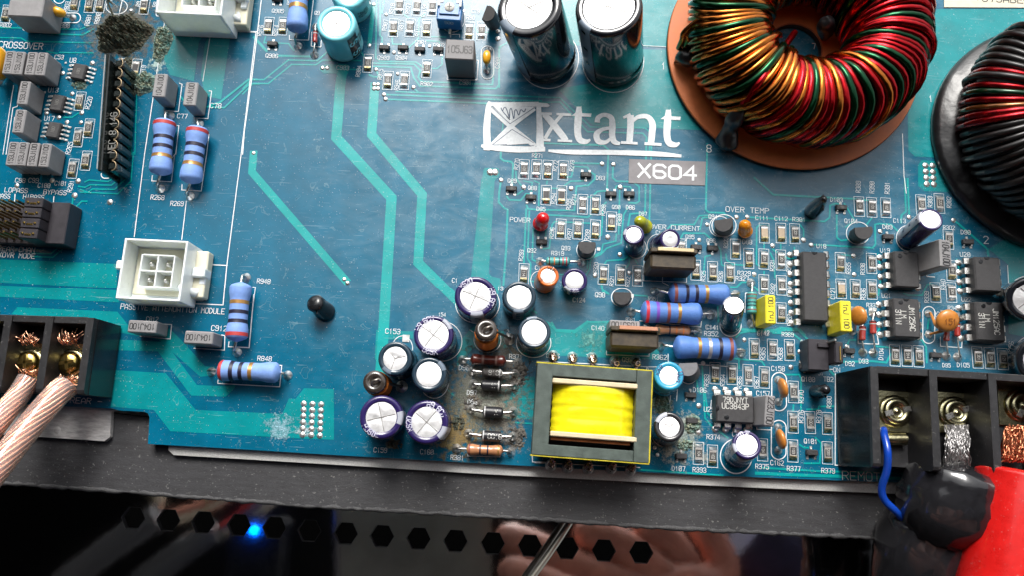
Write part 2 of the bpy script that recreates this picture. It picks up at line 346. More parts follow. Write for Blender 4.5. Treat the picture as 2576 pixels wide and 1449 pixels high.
pour('A', [(2000,150),(2300,120),(2290,170),(2200,200),(2180,290),(2000,285)])
pour('I', [(300,430),(560,440),(560,490),(370,500),(360,600),(290,640)]); pour('I', [(960,430),(1000,400),(1200,440),(1230,560),(980,560),(870,700),(870,620),(900,500)])
pour('B', [(790,600),(1000,610),(980,690),(885,690),(750,685),(710,650),(720,615)])
pour('P', [(765,978),(840,980),(838,1080),(755,1100),(700,1060),(740,1010)])
for v, wd, pts in [
 ('P',25,[(862,170),(856,215),(846,345),(985,497),(962,880),(958,930)]), ('P',23,[(943,215),(935,338),(1062,488),(1052,660),(1150,757),(1190,800)]),
 ('P',19,[(638,385),(634,432),(870,705)]),
 ('B',14,[(-10,830),(70,745),(190,745),(420,560),(690,568),(780,490)]), ('B',14,[(-10,880),(90,780),(230,782),(450,602),(680,605),(740,562),(1100,566)]),
 ('B',20,[(330,520),(640,528)]), ('B',24,[(95,345),(215,475)]), ('B',12,[(470,470),(420,405),(190,398),(205,340)]),
 ('B',40,[(1180,420),(1218,60)]), ('B',14,[(1285,-10),(1280,330),(1302,350),(1300,410)]), ('B',14,[(1250,-10),(1240,540),(1280,572),(1620,580),(1690,630)]),
 ('B',14,[(1320,-10),(1300,120)]), ('B',16,[(1220,590),(1600,600),(1660,660),(1640,720),(1670,762),(2338,792),(2352,640)]),
 ('B',16,[(1220,620),(1570,632),(1600,730),(1655,805),(2370,830),(2400,795),(2402,460),(2420,430)]), ('B',12,[(1100,480),(1140,540)]),
 ('B',16,[(1340,885),(2330,930),(2560,940),(2800,945)]), ('B',16,[(1360,930),(2330,970)]), ('B',14,[(1430,858),(2260,892),(2700,905)]), ('B',14,[(1580,815),(1640,860)]),
 ('B',14,[(1395,350),(1398,410),(1500,415)]), ('B',14,[(1555,440),(1640,360),(1650,170),(1700,130)]), ('B',12,[(1720,380),(1840,385),(1845,440)]),
 ('B',12,[(1770,640),(1820,640),(1865,600),(1865,520)]), ('B',12,[(1500,130),(1560,170)]), ('B',12,[(1760,340),(1900,345)]), ('B',12,[(2160,240),(2200,300),(2300,300)]),
 ('B',14,[(1080,650),(1000,650)]), ('B',16,[(1180,700),(1220,718),(1280,720),(1240,655)]),
 ('C',14,[(-10,885),(800,915),(1085,1190),(1600,1200),(1645,1240),(1640,1449)]), ('C',14,[(-10,925),(350,940),(385,968),(800,955),(1060,1235),(1580,1250),(1615,1290),(1612,1449)]),
 ('C',10,[(-10,965),(200,980)]), ('C',12,[(265,1150),(255,1260)]), ('C',12,[(660,1345),(1210,1355),(1250,1400)]),
 ('C',12,[(225,440),(300,400),(330,350)]), ('C',12,[(230,480),(230,820)]),
 ('F',18,[(245,60),(242,155),(270,180),(340,188),(360,212),(350,420)]), ('F',18,[(245,370),(228,480),(224,570),(280,628),(308,640),(295,1000),(268,1350)]),
 ('F',14,[(385,280),(390,350),(450,430)]), ('F',16,[(300,515),(322,547),(430,552),(480,492),(520,490)]), ('F',14,[(395,500),(450,460)]),
 ('F',16,[(486,600),(500,632),(590,642),(935,646),(955,420),(1065,412),(1130,352),(1128,310),(1090,290)]), ('F',16,[(482,635),(460,1140)]),
 ('F',14,[(512,655),(495,1100),(525,1150),(518,1315),(620,1320)]), ('F',14,[(548,830),(540,1110),(580,1130)]), ('F',16,[(690,690),(940,702),(1060,712),(1090,690)]),
 ('F',16,[(920,200),(1180,208)]), ('F',16,[(1300,220),(1295,340),(1330,372),(1440,376)]), ('F',16,[(650,15),(1210,36),(1256,75),(1242,460),(1150,470),(1120,500)]),
 ('F',14,[(870,332),(908,332),(930,235),(1060,240),(1080,285)]), ('F',14,[(840,415),(900,372),(1020,368)]), ('F',14,[(1312,470),(1330,418),(1460,425),(1490,465)]),
 ('F',14,[(1500,390),(1545,425),(1545,560),(1520,578),(1450,575)]), ('F',16,[(1612,-20),(1602,600),(1598,668),(1460,680),(1440,790)]), ('F',16,[(1662,-20),(1640,780),(1600,830)]),
 ('F',16,[(2185,20),(2172,640),(2200,665),(2340,670),(2370,700)]), ('F',14,[(1440,620),(1398,690),(1375,955),(1240,1003),(1185,1060),(1090,1100),(1080,1200),(1040,1260)]),
 ('F',14,[(1235,570),(1205,600),(1190,880),(1150,900)]), ('F',14,[(1362,440),(1352,870)]), ('F',14,[(1330,870),(1325,935),(1205,965),(1190,1040),(1060,1100),(1058,1190)]),
 ('F',14,[(640,1008),(700,1002),(725,785),(750,752),(1080,768)]), ('F',12,[(600,825),(592,895)]), ('F',12,[(668,820),(665,900)]), ('F',12,[(720,440),(790,440)]), ('F',12,[(1060,520),(1100,525)]),
 ('F',14,[(2210,692),(2110,697),(2062,780),(1845,782),(1815,820)]), ('F',14,[(2210,712),(2140,717),(2115,830)]), ('F',14,[(1935,910),(1960,862),(2160,862),(2210,905)]),
 ('F',14,[(2290,985),(2310,1020),(2320,1160),(2350,1170)]), ('F',14,[(2215,1070),(2165,1080),(2150,1250)]), ('F',12,[(790,1250),(840,1250)]), ('F',12,[(1195,1350),(1200,1400),(1250,1430)]),
 ('F',14,[(1220,1150),(1240,1120),(1400,1110),(1440,1080)]), ('F',12,[(1455,1090),(1450,1150),(1420,1190)]), ('F',12,[(1500,1100),(1530,1150)]), ('F',14,[(570,90),(575,165)]), ('F',12,[(560,370),(605,390),(600,600)]), ('F',12,[(460,370),(540,385),(530,470)]), ('F',12,[(680,370),(675,400)]),
 ('G',16,[(390,-20),(545,118),(1200,152),(1310,165)]), ('G',14,[(340,300),(960,335),(1000,305),(1005,205),(1050,188),(1075,195)]), ('G',14,[(1058,285),(1060,465),(1092,490),(1160,480)]),
 ('G',14,[(870,522),(1350,548),(1372,520),(1368,360),(1400,352),(1500,360),(1560,420)]), ('G',16,[(1610,-10),(1618,255),(1582,285),(1578,345)]), ('G',16,[(1632,-10),(1645,290)]),
 ('G',12,[(500,370),(430,365),(410,385),(408,680),(440,700)]), ('G',14,[(540,560),(620,620),(680,635),(710,635)]), ('G',14,[(200,868),(245,870),(290,828),(355,830),(420,900)]),
 ('G',12,[(160,600),(168,650),(215,682),(310,690)]), ('G',14,[(1600,925),(1640,940),(1750,940),(1790,850),(1820,840)]), ('G',18,[(2010,325),(2200,490),(2280,560),(2285,610)]),
 ('G',12,[(1100,605),(1190,612)]), ('G',12,[(1390,600),(1410,690),(1440,695)]), ('G',12,[(1395,940),(1415,800),(1440,785)]), ('G',12,[(760,360),(790,400),(790,480)]), ('G',12,[(715,545),(715,600)]),
 ('G',16,[(280,1215),(560,1222),(600,1205),(760,1215),(800,1260)]), ('G',12,[(2030,640),(2050,720),(2080,730)]), ('G',12,[(2060,930),(2060,830),(2090,810)]), ('G',12,[(470,505),(470,560)]),('G',12,[(605,510),(605,560)]),('G',12,[(560,790),(545,640),(520,590)]),
 ('G',12,[(1120,190),(1200,320)]),('G',10,[(1130,380),(1200,330)]), ('G',12,[(1340,310),(1300,360)]), ('G',12,[(470,740),(470,770)]),
 ('J',14,[(180,378),(212,437),(342,447),(437,374),(600,372)]), ('J',12,[(530,110),(540,160),(580,175)]), ('J',12,[(760,185),(850,190),(860,200)]), ('J',14,[(1480,480),(1510,450),(1560,440),(1800,440)]),
 ('J',12,[(1450,630),(1660,650),(1680,680)]), ('J',12,[(1240,680),(1260,1050),(1300,1100),(1420,1190)]), ('J',12,[(1260,870),(1280,1020),(1420,1150)]), ('J',12,[(1230,880),(1210,850),(1190,720)]),
 ('J',12,[(1500,640),(1500,700)]), ('J',14,[(1350,270),(1355,370)]), ('J',12,[(1560,840),(1570,870)]),
 ('K',14,[(-20,430),(380,432),(430,480),(500,560)]), ('K',14,[(200,450),(340,455),(420,520),(450,600),(500,660)]), ('K',14,[(570,690),(630,745)]), ('K',12,[(720,540),(740,500),(780,500)]),
 ('K',14,[(690,655),(900,650),(1000,660),(1030,600)]), ('K',12,[(930,545),(1030,555)]), ('K',12,[(285,745),(385,745),(398,770),(398,1000)]), ('K',12,[(440,990),(520,990),(525,970),(630,968)]),
 ('K',12,[(345,960),(342,1000)]), ('K',12,[(390,1240),(420,1260),(450,1260)]), ('K',12,[(420,1370),(530,1370),(540,1230),(500,1190)]), ('K',12,[(940,1000-560),(960,400)]),('K',12,[(1190,490),(1250,500),(1280,550),(1285,660)]), ('K',12,[(1300,350),(1290,420)]),
 ('N',22,[(640,455),(1000,470),(1540,485),(2300,520)]), ('N',14,[(680,415),(1100,440),(1540,452),(2250,480)]), ('N',12,[(-200,430),(400,470)]),
 ('A',16,[(-10,255),(440,265),(490,315),(780,325),(880,270)]), ('A',12,[(-10,350),(200,355),(250,385),(880,400)]), ('A',12,[(560,490),(880,495)]), ('A',12,[(440,480),(540,500)]), ('A',12,[(320,240),(470,240),(520,270),(760,272),(850,235)]),
 ('A',12,[(600,1100),(680,1100),(740,1060)]), ('A',20,[(2415,745),(2340,745),(2070,960),(1970,990)]), ('A',16,[(2440,785),(2350,785),(2110,1010),(1950,1000)]), ('A',14,[(1700,900),(1740,960)]),
 ('A',10,[(1195,770),(1190,1260),(1215,1300),(1210,1449)]), ('A',10,[(1245,770),(1235,1290),(1240,1449)]), ('A',10,[(1290,820),(1270,1449)]),
 ('E',12,[(1255,-20),(1235,250),(1110,370),(880,360),(760,355)]), ('E',12,[(1215,-20),(1190,225),(1080,330),(870,325),(830,355),(760,330)]), ('E',12,[(1170,-20),(1150,205),(1050,290),(850,285),(800,310),(740,300)]), ('E',12,[(1110,200),(1020,255),(840,240),(800,260)]),
 ('E',14,[(820,440),(770,440),(720,490),(690,700),(640,830)]), ('E',14,[(690,410),(660,600),(640,700)]), ('E',12,[(300,930),(480,935),(560,870),(620,840)]), ('E',12,[(300,960),(500,968),(640,850)]),
 ('I',12,[(800,850),(880,920)]), ('I',12,[(1400,290),(1430,310)]), ('I',12,[(1130,790),(1410,790)]), ('I',10,[(900,860),(1000,910),(1400,915)]), ('I',10,[(1230,1080),(1400,1090)]),('I',14,[(1510,380),(1570,430),(1700,435),(1790,370)])]:
    trace(v, pts, wd)
# plated holes and solder dots
def dome(r, h, seg=16):
    mb = MB(); mb.lathe([(r, 0), (r*.92, h*.35), (r*.7, h*.75), (r*.35, h*.97), (0.001, h)], seg); me = bpy.data.meshes.new('solder_dot'); me.from_pydata(mb.v, [], mb.f)
    me.polygons.foreach_set('use_smooth', mb.sm); me.materials.append(SOLDER); return me
DOTS = {}
def dot(v, x, y, r, h=None, par=None, name='solder_dot'):
    rr = sz(v, r, x, y); k = round(rr, 3)
    if (k, h) not in DOTS: DOTS[(k, h)] = dome(rr, h or rr*.35)
    p = at(v, x, y); return link(name, DOTS[(k, h)], par or board, (p.x, p.y, .006))
VIAS = [('A',868,590,24),('A',590,685,22),('A',680,878,22),('A',555,1100,22),('A',770,1058,22),('A',632,1145,22),('A',762,1148,20),('A',440,1060,22),
 ('E',160,293,22),('E',492,243,24),('E',735,250,26),('E',703,385,28),('E',1035,447,28),
 ('B',1220,38,20),('B',1338,133,18),('B',1180,424,20),('B',1412,490,20),('B',1243,650,20),('B',1447,690,18),('B',1596,817,22),('B',1318,885,22),('B',1333,928,22),('B',1748,430,18),('B',1697,50,14),('B',2390,290,20),('B',2390,360,26),
 ('F',1197,208,24),('F',1303,214,24),('F',247,362,24),('F',460,430,26),('F',905,440,26),('F',1366,428,26),('F',1250,898,26),('F',1364,1062,22),('F',1130,1257,24),('F',1453,1235,22),('F',2110,925,20),('F',2185,780,20),
 ('G',248,298,20),('G',335,298,20),('G',540,530,20),('G',790,485,22),('G',852,525,20),('G',390,762,20),('G',1195,612,20),('G',1200,765,20),('G',1645,300,20),('G',2005,325,20),('G',1410,415,20),
 ('J',1247,665,16),('J',1538,500,16),('J',1217,965,20),('J',1215,1150,20),('K',388,583,16),('K',327,693,18),('K',720,545,14),('J',905,1260,14),('J',925,1310,14),('B',1225,790,22),('B',1260,790,22),('B',1225,830,22),('B',1260,830,22),('B',740,635,22),('B',785,635,22),
 ('F',145,287,34),('F',188,287,34),('P',638,384,5),('P',866,702,5.5),('P',874,711,5.5)]
for v in VIAS: dot(*v)
for j in range(4):
    for i in range(2): dot('D', 1911+i*48+j*3, 1112+j*42+i*2, 21)
for j in range(6):
    for i in range(3): dot('L', 2345+i*67-j*2, -10+j*48-50+i*3+10, 24)
# ================================================================ printed lines and letters on the board
SZ = [0]
def line(v, pts, wd=9, closed=False, name='printed_line'):
    SZ[0] += 1; mb = MB(); mb.ribbon([at(v, x, y).to_2d() for x, y in pts], sz(v, wd, *pts[0]), z=.0135+SZ[0]*.00002, closed=closed); return mb.build(name, SILK, board)
def arc(v, cx, cy, rx, ry=None, wd=8, a0=0, a1=360):
    ry = ry or rx; n = 40; full = a1-a0 >= 360
    line(v, [(cx+rx*math.cos(R(a0+(a1-a0)*i/n)), cy+ry*math.sin(R(a0+(a1-a0)*i/n))) for i in range(n if full else n+1)], wd, full, 'printed_ring')
def stadium(v, cx, cy, w, h, wd=8):
    r = min(w, h)/2; pts = []
    for i in range(32):
        a = 2*math.pi*i/32; x, y = r*math.cos(a), r*math.sin(a)
        pts.append((cx+x+(w/2-r)*(1 if math.cos(a) > 0 else -1), cy+y+(h/2-r)*(1 if math.sin(a) > 0 else -1)))
    line(v, pts, wd, True, 'printed_ring')
for v, pts, wd in [('E',[(1362,0),(1265,775)],7),('A',[(1120,140),(1155,-10)],8),('A',[(1480,150),(1470,135),(1480,-10)],6),('A',[(1475,148),(1562,150),(1540,265),(1362,1449)],7),('A',[(1540,265),(2410,300),(2270,1449)],8),
 ('A',[(1985,300),(1910,760)],7),('E',[(2270,0),(2135,1050),(2100,1425),(1180,1385)],8),('E',[(1755,440),(1712,800)],7),('E',[(1850,1030),(2140,1045)],8),('E',[(1800,1330),(1800,1395)],7),
 ('E',[(1625,30),(1645,0),(1615,258),(1430,250),(1435,200)],7),('E',[(1945,0),(1895,345),(1712,335),(1715,285)],7),('A',[(1650,1175),(1685,1180),(1655,1449)],6),('A',[(1945,1258),(1968,1262),(1945,1449)],6),
 ('E',[(2380,1250),(2405,1252),(2380,1449)],6),('H',[(2205,0),(2165,460),(1985,452),(1990,410)],8),('H',[(1895,740),(1893,770),(2430,800),(2448,615),(2430,612)],7),
 ('H',[(1220,360),(1480,385),(1492,260),(1420,255)],7),('H',[(1685,465),(1950,482),(1955,355),(1925,350)],7),('A',[(1565,1040),(1680,1046),(1715,790),(1690,780)],7),('A',[(1830,1108),(1958,1113),(1993,855),(1970,850)],7),
 ('A',[(190,760),(165,1000),(125,1010),(60,1449)],7),('A',[(130,800),(30,1449)],6),('A',[(1195,620),(1080,1449)],8),('E',[(1095,0),(1055,160)],8),('A',[(410,200),(445,50)],6),('A',[(140,1100),(130,1180)],6),
 ('B',[(165,0),(130,295),(-60,290)],8),('B',[(130,295),(75,740),(5,1240),(-10,1449)],8),('B',[(430,330),(430,370),(610,375),(655,0)],7),('B',[(640,300),(635,432),(725,440),(730,380)],7),('B',[(1915,700),(1912,745),(2192,752),(2205,565),(2170,560)],6),
 ('B',[(1945,350),(1945,320),(2030,322),(2030,350)],6),('C',[(5,745),(20,745),(35,565)],6),('C',[(1560,425),(1840,440)],5),('E',[(145,375),(140,440)],9),('E',[(510,395),(505,460),(575,465),(570,495)],8),('E',[(570,495),(590,495),(535,860),(-20,835)],8),
 ('F',[(1590,1120),(1588,1310),(1990,1325),(1990,1280)],6),('F',[(1900,1000),(1985,925)],6),('J',[(1000,110),(960,90),(960,0)],5),('J',[(590,480),(567,480),(565,605),(865,615),(868,590)],6),('J',[(1000,600),(1000,660),(1450,690)],6),
 ('J',[(75,650),(850,690),(845,720)],6),('J',[(60,1365),(800,1400)],6),('J',[(800,365),(1230,410),(1235,370)],6),('J',[(1305,925),(1300,985),(1330,985)],5),('J',[(1330,1020),(1302,1022),(1302,1055),(1330,1055)],5),('J',[(860,710),(855,690),(1000,690)],5),
 ('J',[(1625,1115),(1625,1130),(1725,1135)],6),('J',[(1060,930),(1075,700)],5),('J',[(1010,960),(1020,870)],5),('I',[(945,1305),(945,1318),(1172,1325),(1175,1290)],6),('I',[(1400,1320),(1402,1360),(1500,1362)],6),('I',[(1080,505),(960,430)],4),
 ('K',[(480,520),(500,520)],5),('K',[(500,520),(485,520),(485,590),(500,590)],5),('K',[(505,700),(500,560)],5),('K',[(510,705),(620,708)],5),('K',[(930,440),(945,530),(800,525),(800,440)],6),('K',[(1380,480),(1380,545),(1530,555),(1535,480)],6),
 ('K',[(640,740),(638,1383),(720,1388)],7),('K',[(740,1388),(860,1392)],7),('G',[(1790,560),(1785,780),(1850,785)],6),('G',[(315,1080),(318,925),(335,920)],6),('G',[(440,1449-240),(440,1180)],6),('G',[(2440,690),(2450,880)],6),
 ('N',[(2210,445),(2260,452)],6),('G',[(1025,1050),(1022,1260)],6),('D',[(1755,900),(1765,1180),(1780,1300)],5)]:
    line(v, pts, wd)
for a in [('C',690,545,285,285,7),('C',1300,575,288,292,7),('B',1960,170,120,130,7),('A',1100,60,100,70,6),('F',1520,1000,92,100,6),('F',1045,1020,88,90,6),('F',2305,800,100,95,6),('F',600,1310,75,90,5),('J',675,200,75,65,6),
  ('J',1480,1320,112,122,7),('J',1440,400,75,75,6),('I',485,560,72,88,5),('I',765,510,140,140,5),('I',710,790,102,122,5),('I',1410,520,122,105,5),('I',1085,500,95,90,5),('I',1015,245,155,140,5),('I',290,1060,90,90,5),('J',975,1165,90,85,5),
  ('J',1145,750,60,60,5),('G',145,370,98,90,6),('G',1230,430,95,90,6),('G',1640,470,100,105,6),('G',2620,960,195,185,8),('K',2060,640,180,180,7),('F',1730,980,110,110,5),('C',-60,150,0.1,.1,1)][:-1]: arc(*a)
for a in [('A',600,165,320,92,8),('B',2292,585,118,310,8),('K',243,865,105,270,7),('K',240,1205,105,275,7),('K',1298,395,85,260,6),('A',560,-30,110,120,7),('A',2240,40,130,150,7),('P',503,743,38,30,2),('E',1000,190,90,70,8)]: stadium(*a)
def word(v, x, y, t, h=46, rz=0, wx=.8, th=None, slash=False):
    SZ[0] += 1; p = at(v, x, y); hh = sz(v, h, x, y)
    return lettering('printed_word', t, hh, SILK, board, (p.x, p.y, .014+SZ[0]*.00002), R(rz), (th*hh if th else hh*.105), wx, slash)
for a in [('A',60,235,'R802',38),('A',278,265,'C801',42,0,.8,None,True),('A',600,240,'C800',42,0,.8,None,True),('A',630,60,'R803',38,86),('A',832,185,'R801',42,86,.8,None,True),('A',922,170,'R800',42,86,.8,None,True),('A',200,425,'CROSSOVER',62,0,.85),
 ('A',560,535,'C53',42),('A',690,565,'U8',46),('A',505,845,'U13',46),('A',468,1112,'U17',46),('A',838,965,'R220',44,84),('A',655,1390,'R265',44,84),('A',1350,650,'R19',40,84),('A',1305,35,'R9',38,84),('A',1462,40,'R8',38,84),('A',1150,562,'19C',36),
 ('A',1718,1090,'C77',42,0,.9),('A',2032,992,'C78',46,0,.9),('A',1150,1220,'RIGHT HI PASS SIP',44,84,1.18,.1),('E',195,245,'C98',42,0,.9,None),('E',320,245,'C99',42,0,.9),('E',418,293,'C100',42,0,.8,None,True),('E',575,273,'C101',42,0,.8,None,True),
 ('E',157,338,'LOPASS',44,0,.95),('E',40,392,'PASS',44),('E',320,400,'HIPASS',42,0,.9),('E',522,357,'BYPASS',44,0,.95),('E',668,300,'R291',42,84),('E',652,545,'JP24',42),('E',648,637,'JP19',42),('E',637,727,'JP26',42),('E',620,813,'JP25',42),
 ('E',160,893,'REAR CHAN',46,0,.95,.12),('E',160,950,'XOVR MODE',46,0,.95,.12),('E',1485,405,'R268',44,0,.85),('E',1668,463,'R269',42,0,.85),('H',1503,124,'PASSIVE ATTENUATION MODULE',46,0,.85,.1),('H',1325,212,'C812',38),('H',1905,292,'C912',44,0,.9),
 ('H',2300,555,'R848',40,0,.9),('P',664,707,'R948',11.5,0,.85),('H',752,922,'REAR -',48,0,1.1,.1),('H',40,893,'EA',42),('H',500,900,'- T   Y',40,0,1.0,.1),
 ('B',155,285,'R916',40,86),('B',300,285,'R914',40,86),('B',322,102,'Q905',38,0,.85,None,True),('B',265,523,'Q906',40,0,.85,None,True),('B',430,20,'R9',38,86),('B',690,120,'Q9',36),('B',932,636,'C903',40,0,.85,None,True),('B',1392,80,'R918',38,86),('B',1545,80,'R927',38,86),('B',1697,110,'R919',38,86),
 ('B',1330,235,'R907',38,86,.85,None,True),('B',1485,235,'R917',38,86),('B',1640,290,'R910',38,86),('B',1668,395,'Q901',38,0,.85,None,True),('B',1835,425,'Q902',36,0,.85),('B',1315,542,'Q903',38,0,.85,None,True),('B',1483,542,'Q904',38,0,.85,None,True),
 ('B',1080,668,'R904',38,86,.85,None,True),('B',1285,697,'R915',38,86),('B',1440,797,'R946',38,86),('B',1720,787,'R902',38,0,.85,None,True),('B',2085,777,'C901',38,0,.85,None,True),('B',2388,590,'C900',38,86,.85,None,True),('B',2180,105,'C79',36),('B',2135,165,'R90',38),
 ('C',1773,618,'1',68,0,.9,.1),('C',2200,1395,'8',72,0,.85,.1),('G',2265,485,'2',60,0,.9,.1),('D',1945,662,'1',46,0,.9,.1),('D',1158,310,'7',40),('D',2370,275,'F',26),
 ('F',392,212,'R270',38,86),('F',590,132,'R271',38),('F',757,227,'R272',38,86),('F',912,227,'R273',38,86),('F',350,370,'Q89',38,0,.85),('F',540,437,'Q88',38,0,.85),('F',1180,343,'D83',38,0,.85),('F',740,535,'R294',38,86),('F',883,590,'R295',38,86),('F',933,545,'R274',38,86),
 ('F',1207,645,'R298',38,86),('F',1328,617,'Q90',36,0,.85,None,True),('F',1462,620,'D86',38,0,.85),('F',622,635,'D85',38,0,.85),('F',1580,680,'D87',36),('F',425,737,'POWER',42,0,1.05,.1),('F',722,860,'R296',38,86),('F',888,870,'R297',38,86),('F',1055,880,'R299',38,86),
 ('F',1358,735,'R300',38,86,.85,None,True),('F',855,1003,'Q93',38,0,.85),('F',535,1025,'Q92',38,0,.85),('F',778,1052,'R319',38,0,.9),('F',435,1070,'R293',38,86),('F',605,1187,'C10',38),('F',1880,810,'OVER CURRENT',42,0,1.05,.1),('F',2022,897,'Q95',38,0,.85),('F',2220,932,'Q96',38,0,.85),
 ('F',1135,1185,'R320',36,86),('F',1287,1310,'R321',36,86),('F',1437,1320,'R322',34,86),('F',2148,1265,'R325',36,86),('F',2310,1270,'R326',36,86),('F',1725,857,'C1',36),('I',165+7,0,' ',10),
 ('G',333,243,'OVER TEMP',42,0,1.05,.1),('G',55,298,'Q94',34),('G',452,307,'C111',34,0,.9),('G',607,313,'C112',34,0,.9),('G',752,320,'R301',34,0,.9,None,True),('G',1055,160,'D103',34,0,.85,None,True),('G',1230,55,'R389',36,87),('G',1342,60,'R390',36,87,.8,None,True),('G',1465,65,'R391',36,87),
 ('G',1172,332,'Q104',34,0,.9,None,True),('G',1565,330,'C113',34,0,.85),('G',1467,380,'D89',34,0,.9),('G',1812,175,'R383',34,88),('G',1965,180,'R382',34,88),('G',1965,385,'R302',32,0,.85),('G',2100,423,'D90',34,0,.9,None,True),('G',932,535,'U18',34,0,.9),('G',1447,570,'U19',34,0,.9),('G',2095,603,'U20',36,0,.9,None,True),
 ('G',333,502,'D88',34,0,.9),('G',160,507,'R323',32,88),('G',535,690,'R331',34,88),('G',670,700,'R333',34,88),('G',1152,715,'R335',34,88),('G',1267,720,'R338',34,88),('G',307,755,'R329',34,0,.9),('G',292,798,'R327',34,0,.9),('G',540,885,'R332',34,88),('G',677,905,'R334',34,88),('G',1025,925,'C127',34,88),
 ('G',1272,930,'R336',34,88),('G',1458,945,'U21',34,0,.85),('G',1758,722,'C128',34,88),('G',1785,955,'R339',34,88),('G',1917,850,'R340',34,88),('G',2105,975,'U22',34,0,.9),('G',1345,1022,'R337',32,0,.85),('G',2003,1045,'R341',32,0,.85),('G',675,1140,'R353',34,88),('G',55,1200,'C141',32,0,.9),('G',465,1240,'C142',30,0,.9),
 ('J',520,183,'Q98',32,0,.85),('J',372,220,'C124',30,0,.85),('J',505,417,'C140',30,0,.85),('J',1310,412,'C141',30,0,.9),('J',1303,457,'R352',32,0,.9),('J',940,622,'R362',32,0,.9),('J',712,640,'Q99',32,0,.85),('J',188,612,'C156',30,0,.9),('J',430,618,'T',30),('J',895,212,'R351',26),('J',735,357,'R361',24),
 ('J',1222,853,'D106',32,0,.85,None,True),('J',1288,990,'U23',32,0,.9),('J',1270,785,'R363',30,88),('J',1385,785,'R364',30,88),('J',1502,800,'R366',30,88),('J',1622,800,'R367',30,88),('J',1668,598,'R365',32,88),('J',1790,600,'R368',32,88),('J',1498,1165,'C161',32,0,.85),('J',1318,1185,'R374',32,0,.85),
 ('J',1073,1407,'D107',32,0,.85,None,True),('J',1220,1417,'R393',32,0,.85),('J',1662,1393,'R375',32,0,.85),('J',1668,878,'C157',32,0,.85),
 ('K',130,455,'C142',28,0,.85),('K',303,463,'R369',28,0,.85,None,True),('K',427,515,'AMP',28,0,.95),('K',427,550,'OFF',28,0,.95),('K',235,703,'C158',32,0,.85),('K',448,778,'Q100',32,0,.85,None,True),('K',590,778,'TB2',32,0,.85),('K',535,735,'J1',28),('K',648,712,'ON',30,0,.95),('K',650,670,'AMP',26,0,.95),
 ('K',742,668,'D92',30,0,.85),('K',838,650,'D93',30,0,.85),('K',962,600,'D104',30,84),('K',595,465,'3',22),('K',398,900,'R370',32,88),('K',397,1040,'R376',32,88),('K',522,1040,'R378',32,88),('K',595,940,'R380',30,88),('K',465,1215,'Q101',32,0,.85,None,True),('K',228,1367,'C162',32,0,.85),('K',345,1408,'R377',32,0,.85),
 ('K',588,1423,'R379',32,0,.85),('K',1422,680,'D95',26,0,.85),('K',1540,678,'D105',30,0,.85),('K',1877,555,'R356',32,84),('K',1358,320,'C5',28,84),('N',1425,478,'REMOTE',60,0,1.05,.08),
 ('I',418,440,'C153',34,0,.9),('I',855,75,'C1',30),('I',1175,135,'13',30),('I',765,322,'154',26),('I',920,697,'D96',32,0,.9),('I',1285,618,'R371',30,0,.9),('I',975,873,'D97',32,0,.85),('I',980,937,'D98',30,0,.9),('I',330,1277,'C159',32,0,.85),('I',658,1290,'C160',32,0,.85,None,True),('I',872,1330,'R381',32,0,.85),('I',1228,443,'2',26)]:
    word(*a)
# soldermask windows under the square pads etc.
for v, x, y, s_ in [('G',1350,1075,66),('G',1270,1085,60),('K',1495,330,46),('K',1400,310,40),('F',1162,1010,30),('B',2070,95,20),('G',205,375,22),('J',745,190,26),('I',510,490,50),('A',620,588,18),('A',422,866,18),('A',380,1134,18),('J',1190,740,30)]:
    mb = MB(); s2 = sz(v, s_, x, y)/2; p = at(v, x, y); mb.box((p.x, p.y, .010), (s2*2, s2*2, .018), .003); mb.build('solder_pad', SOLDER, board)
# logo: crossed box emblem and the word, then the model plate
def logo_poly(pts, z=.016, v='C', m=SILK, name='logo_letter', holes=None):
    q = poly_at(v, pts); mb = MB()
    a = sum(q[i].x*q[(i+1) % len(q)].y-q[(i+1) % len(q)].x*q[i].y for i in range(len(q)))
    if a < 0: q = q[::-1]
    mb.add([(p.x, p.y, z) for p in q], [tuple(range(len(q)))]); return mb.build(name, m, board)
def smooth_path(pts, n=6):
    out = []
    P_ = [Vector(p) for p in pts]
    for i in range(len(P_)-1):
        p0, p1, p2, p3 = P_[max(i-1, 0)], P_[i], P_[i+1], P_[min(i+2, len(P_)-1)]
        for k in range(n):
            t = k/n; out.append(tuple(.5*((2*p1)+(p2-p0)*t+(2*p0-5*p1+4*p2-p3)*t*t+(3*p1-p0-3*p2+p3)*t*t*t)))
    out.append(tuple(P_[-1])); return out
def vstroke(pts, ws, z=.016, v='C', m=SILK, name='logo_letter', n=6):
    q = smooth_path([(x, y, w_) for (x, y), w_ in zip(pts, ws)], n); L_, R_ = [], []
    for i, (x, y, w_) in enumerate(q):
        a = Vector(q[max(i-1, 0)][:2]); b = Vector(q[min(i+1, len(q)-1)][:2]); d = (b-a).normalized(); nn = Vector((-d.y, d.x))*w_/2
        L_.append(at(v, x+nn.x, y+nn.y)); R_.append(at(v, x-nn.x, y-nn.y))
    mb = MB(); k = len(L_)
    vs = [(p.x, p.y, z) for p in L_+R_]; fs = []
    for i in range(k-1): fs.append((i, i+1, k+i+1, k+i))
    mb.add(vs, fs); o = mb.build(name, m, board)
    for p in o.data.polygons:
        if p.normal.z < 0: p.flip()
    return o
logo_poly([(160,960),(600,955),(600,1000),(150,995)], .0150); logo_poly([(595,962),(680,968),(705,990),(690,1005),(600,1003)],.0151)
vstroke([(145,955),(128,1010),(112,1200),(115,1340),(112,1410)], [34,52,66,68,60], .0153)
vstroke([(60,1368),(150,1385),(400,1402),(660,1400)], [26,46,60,44], .0155)
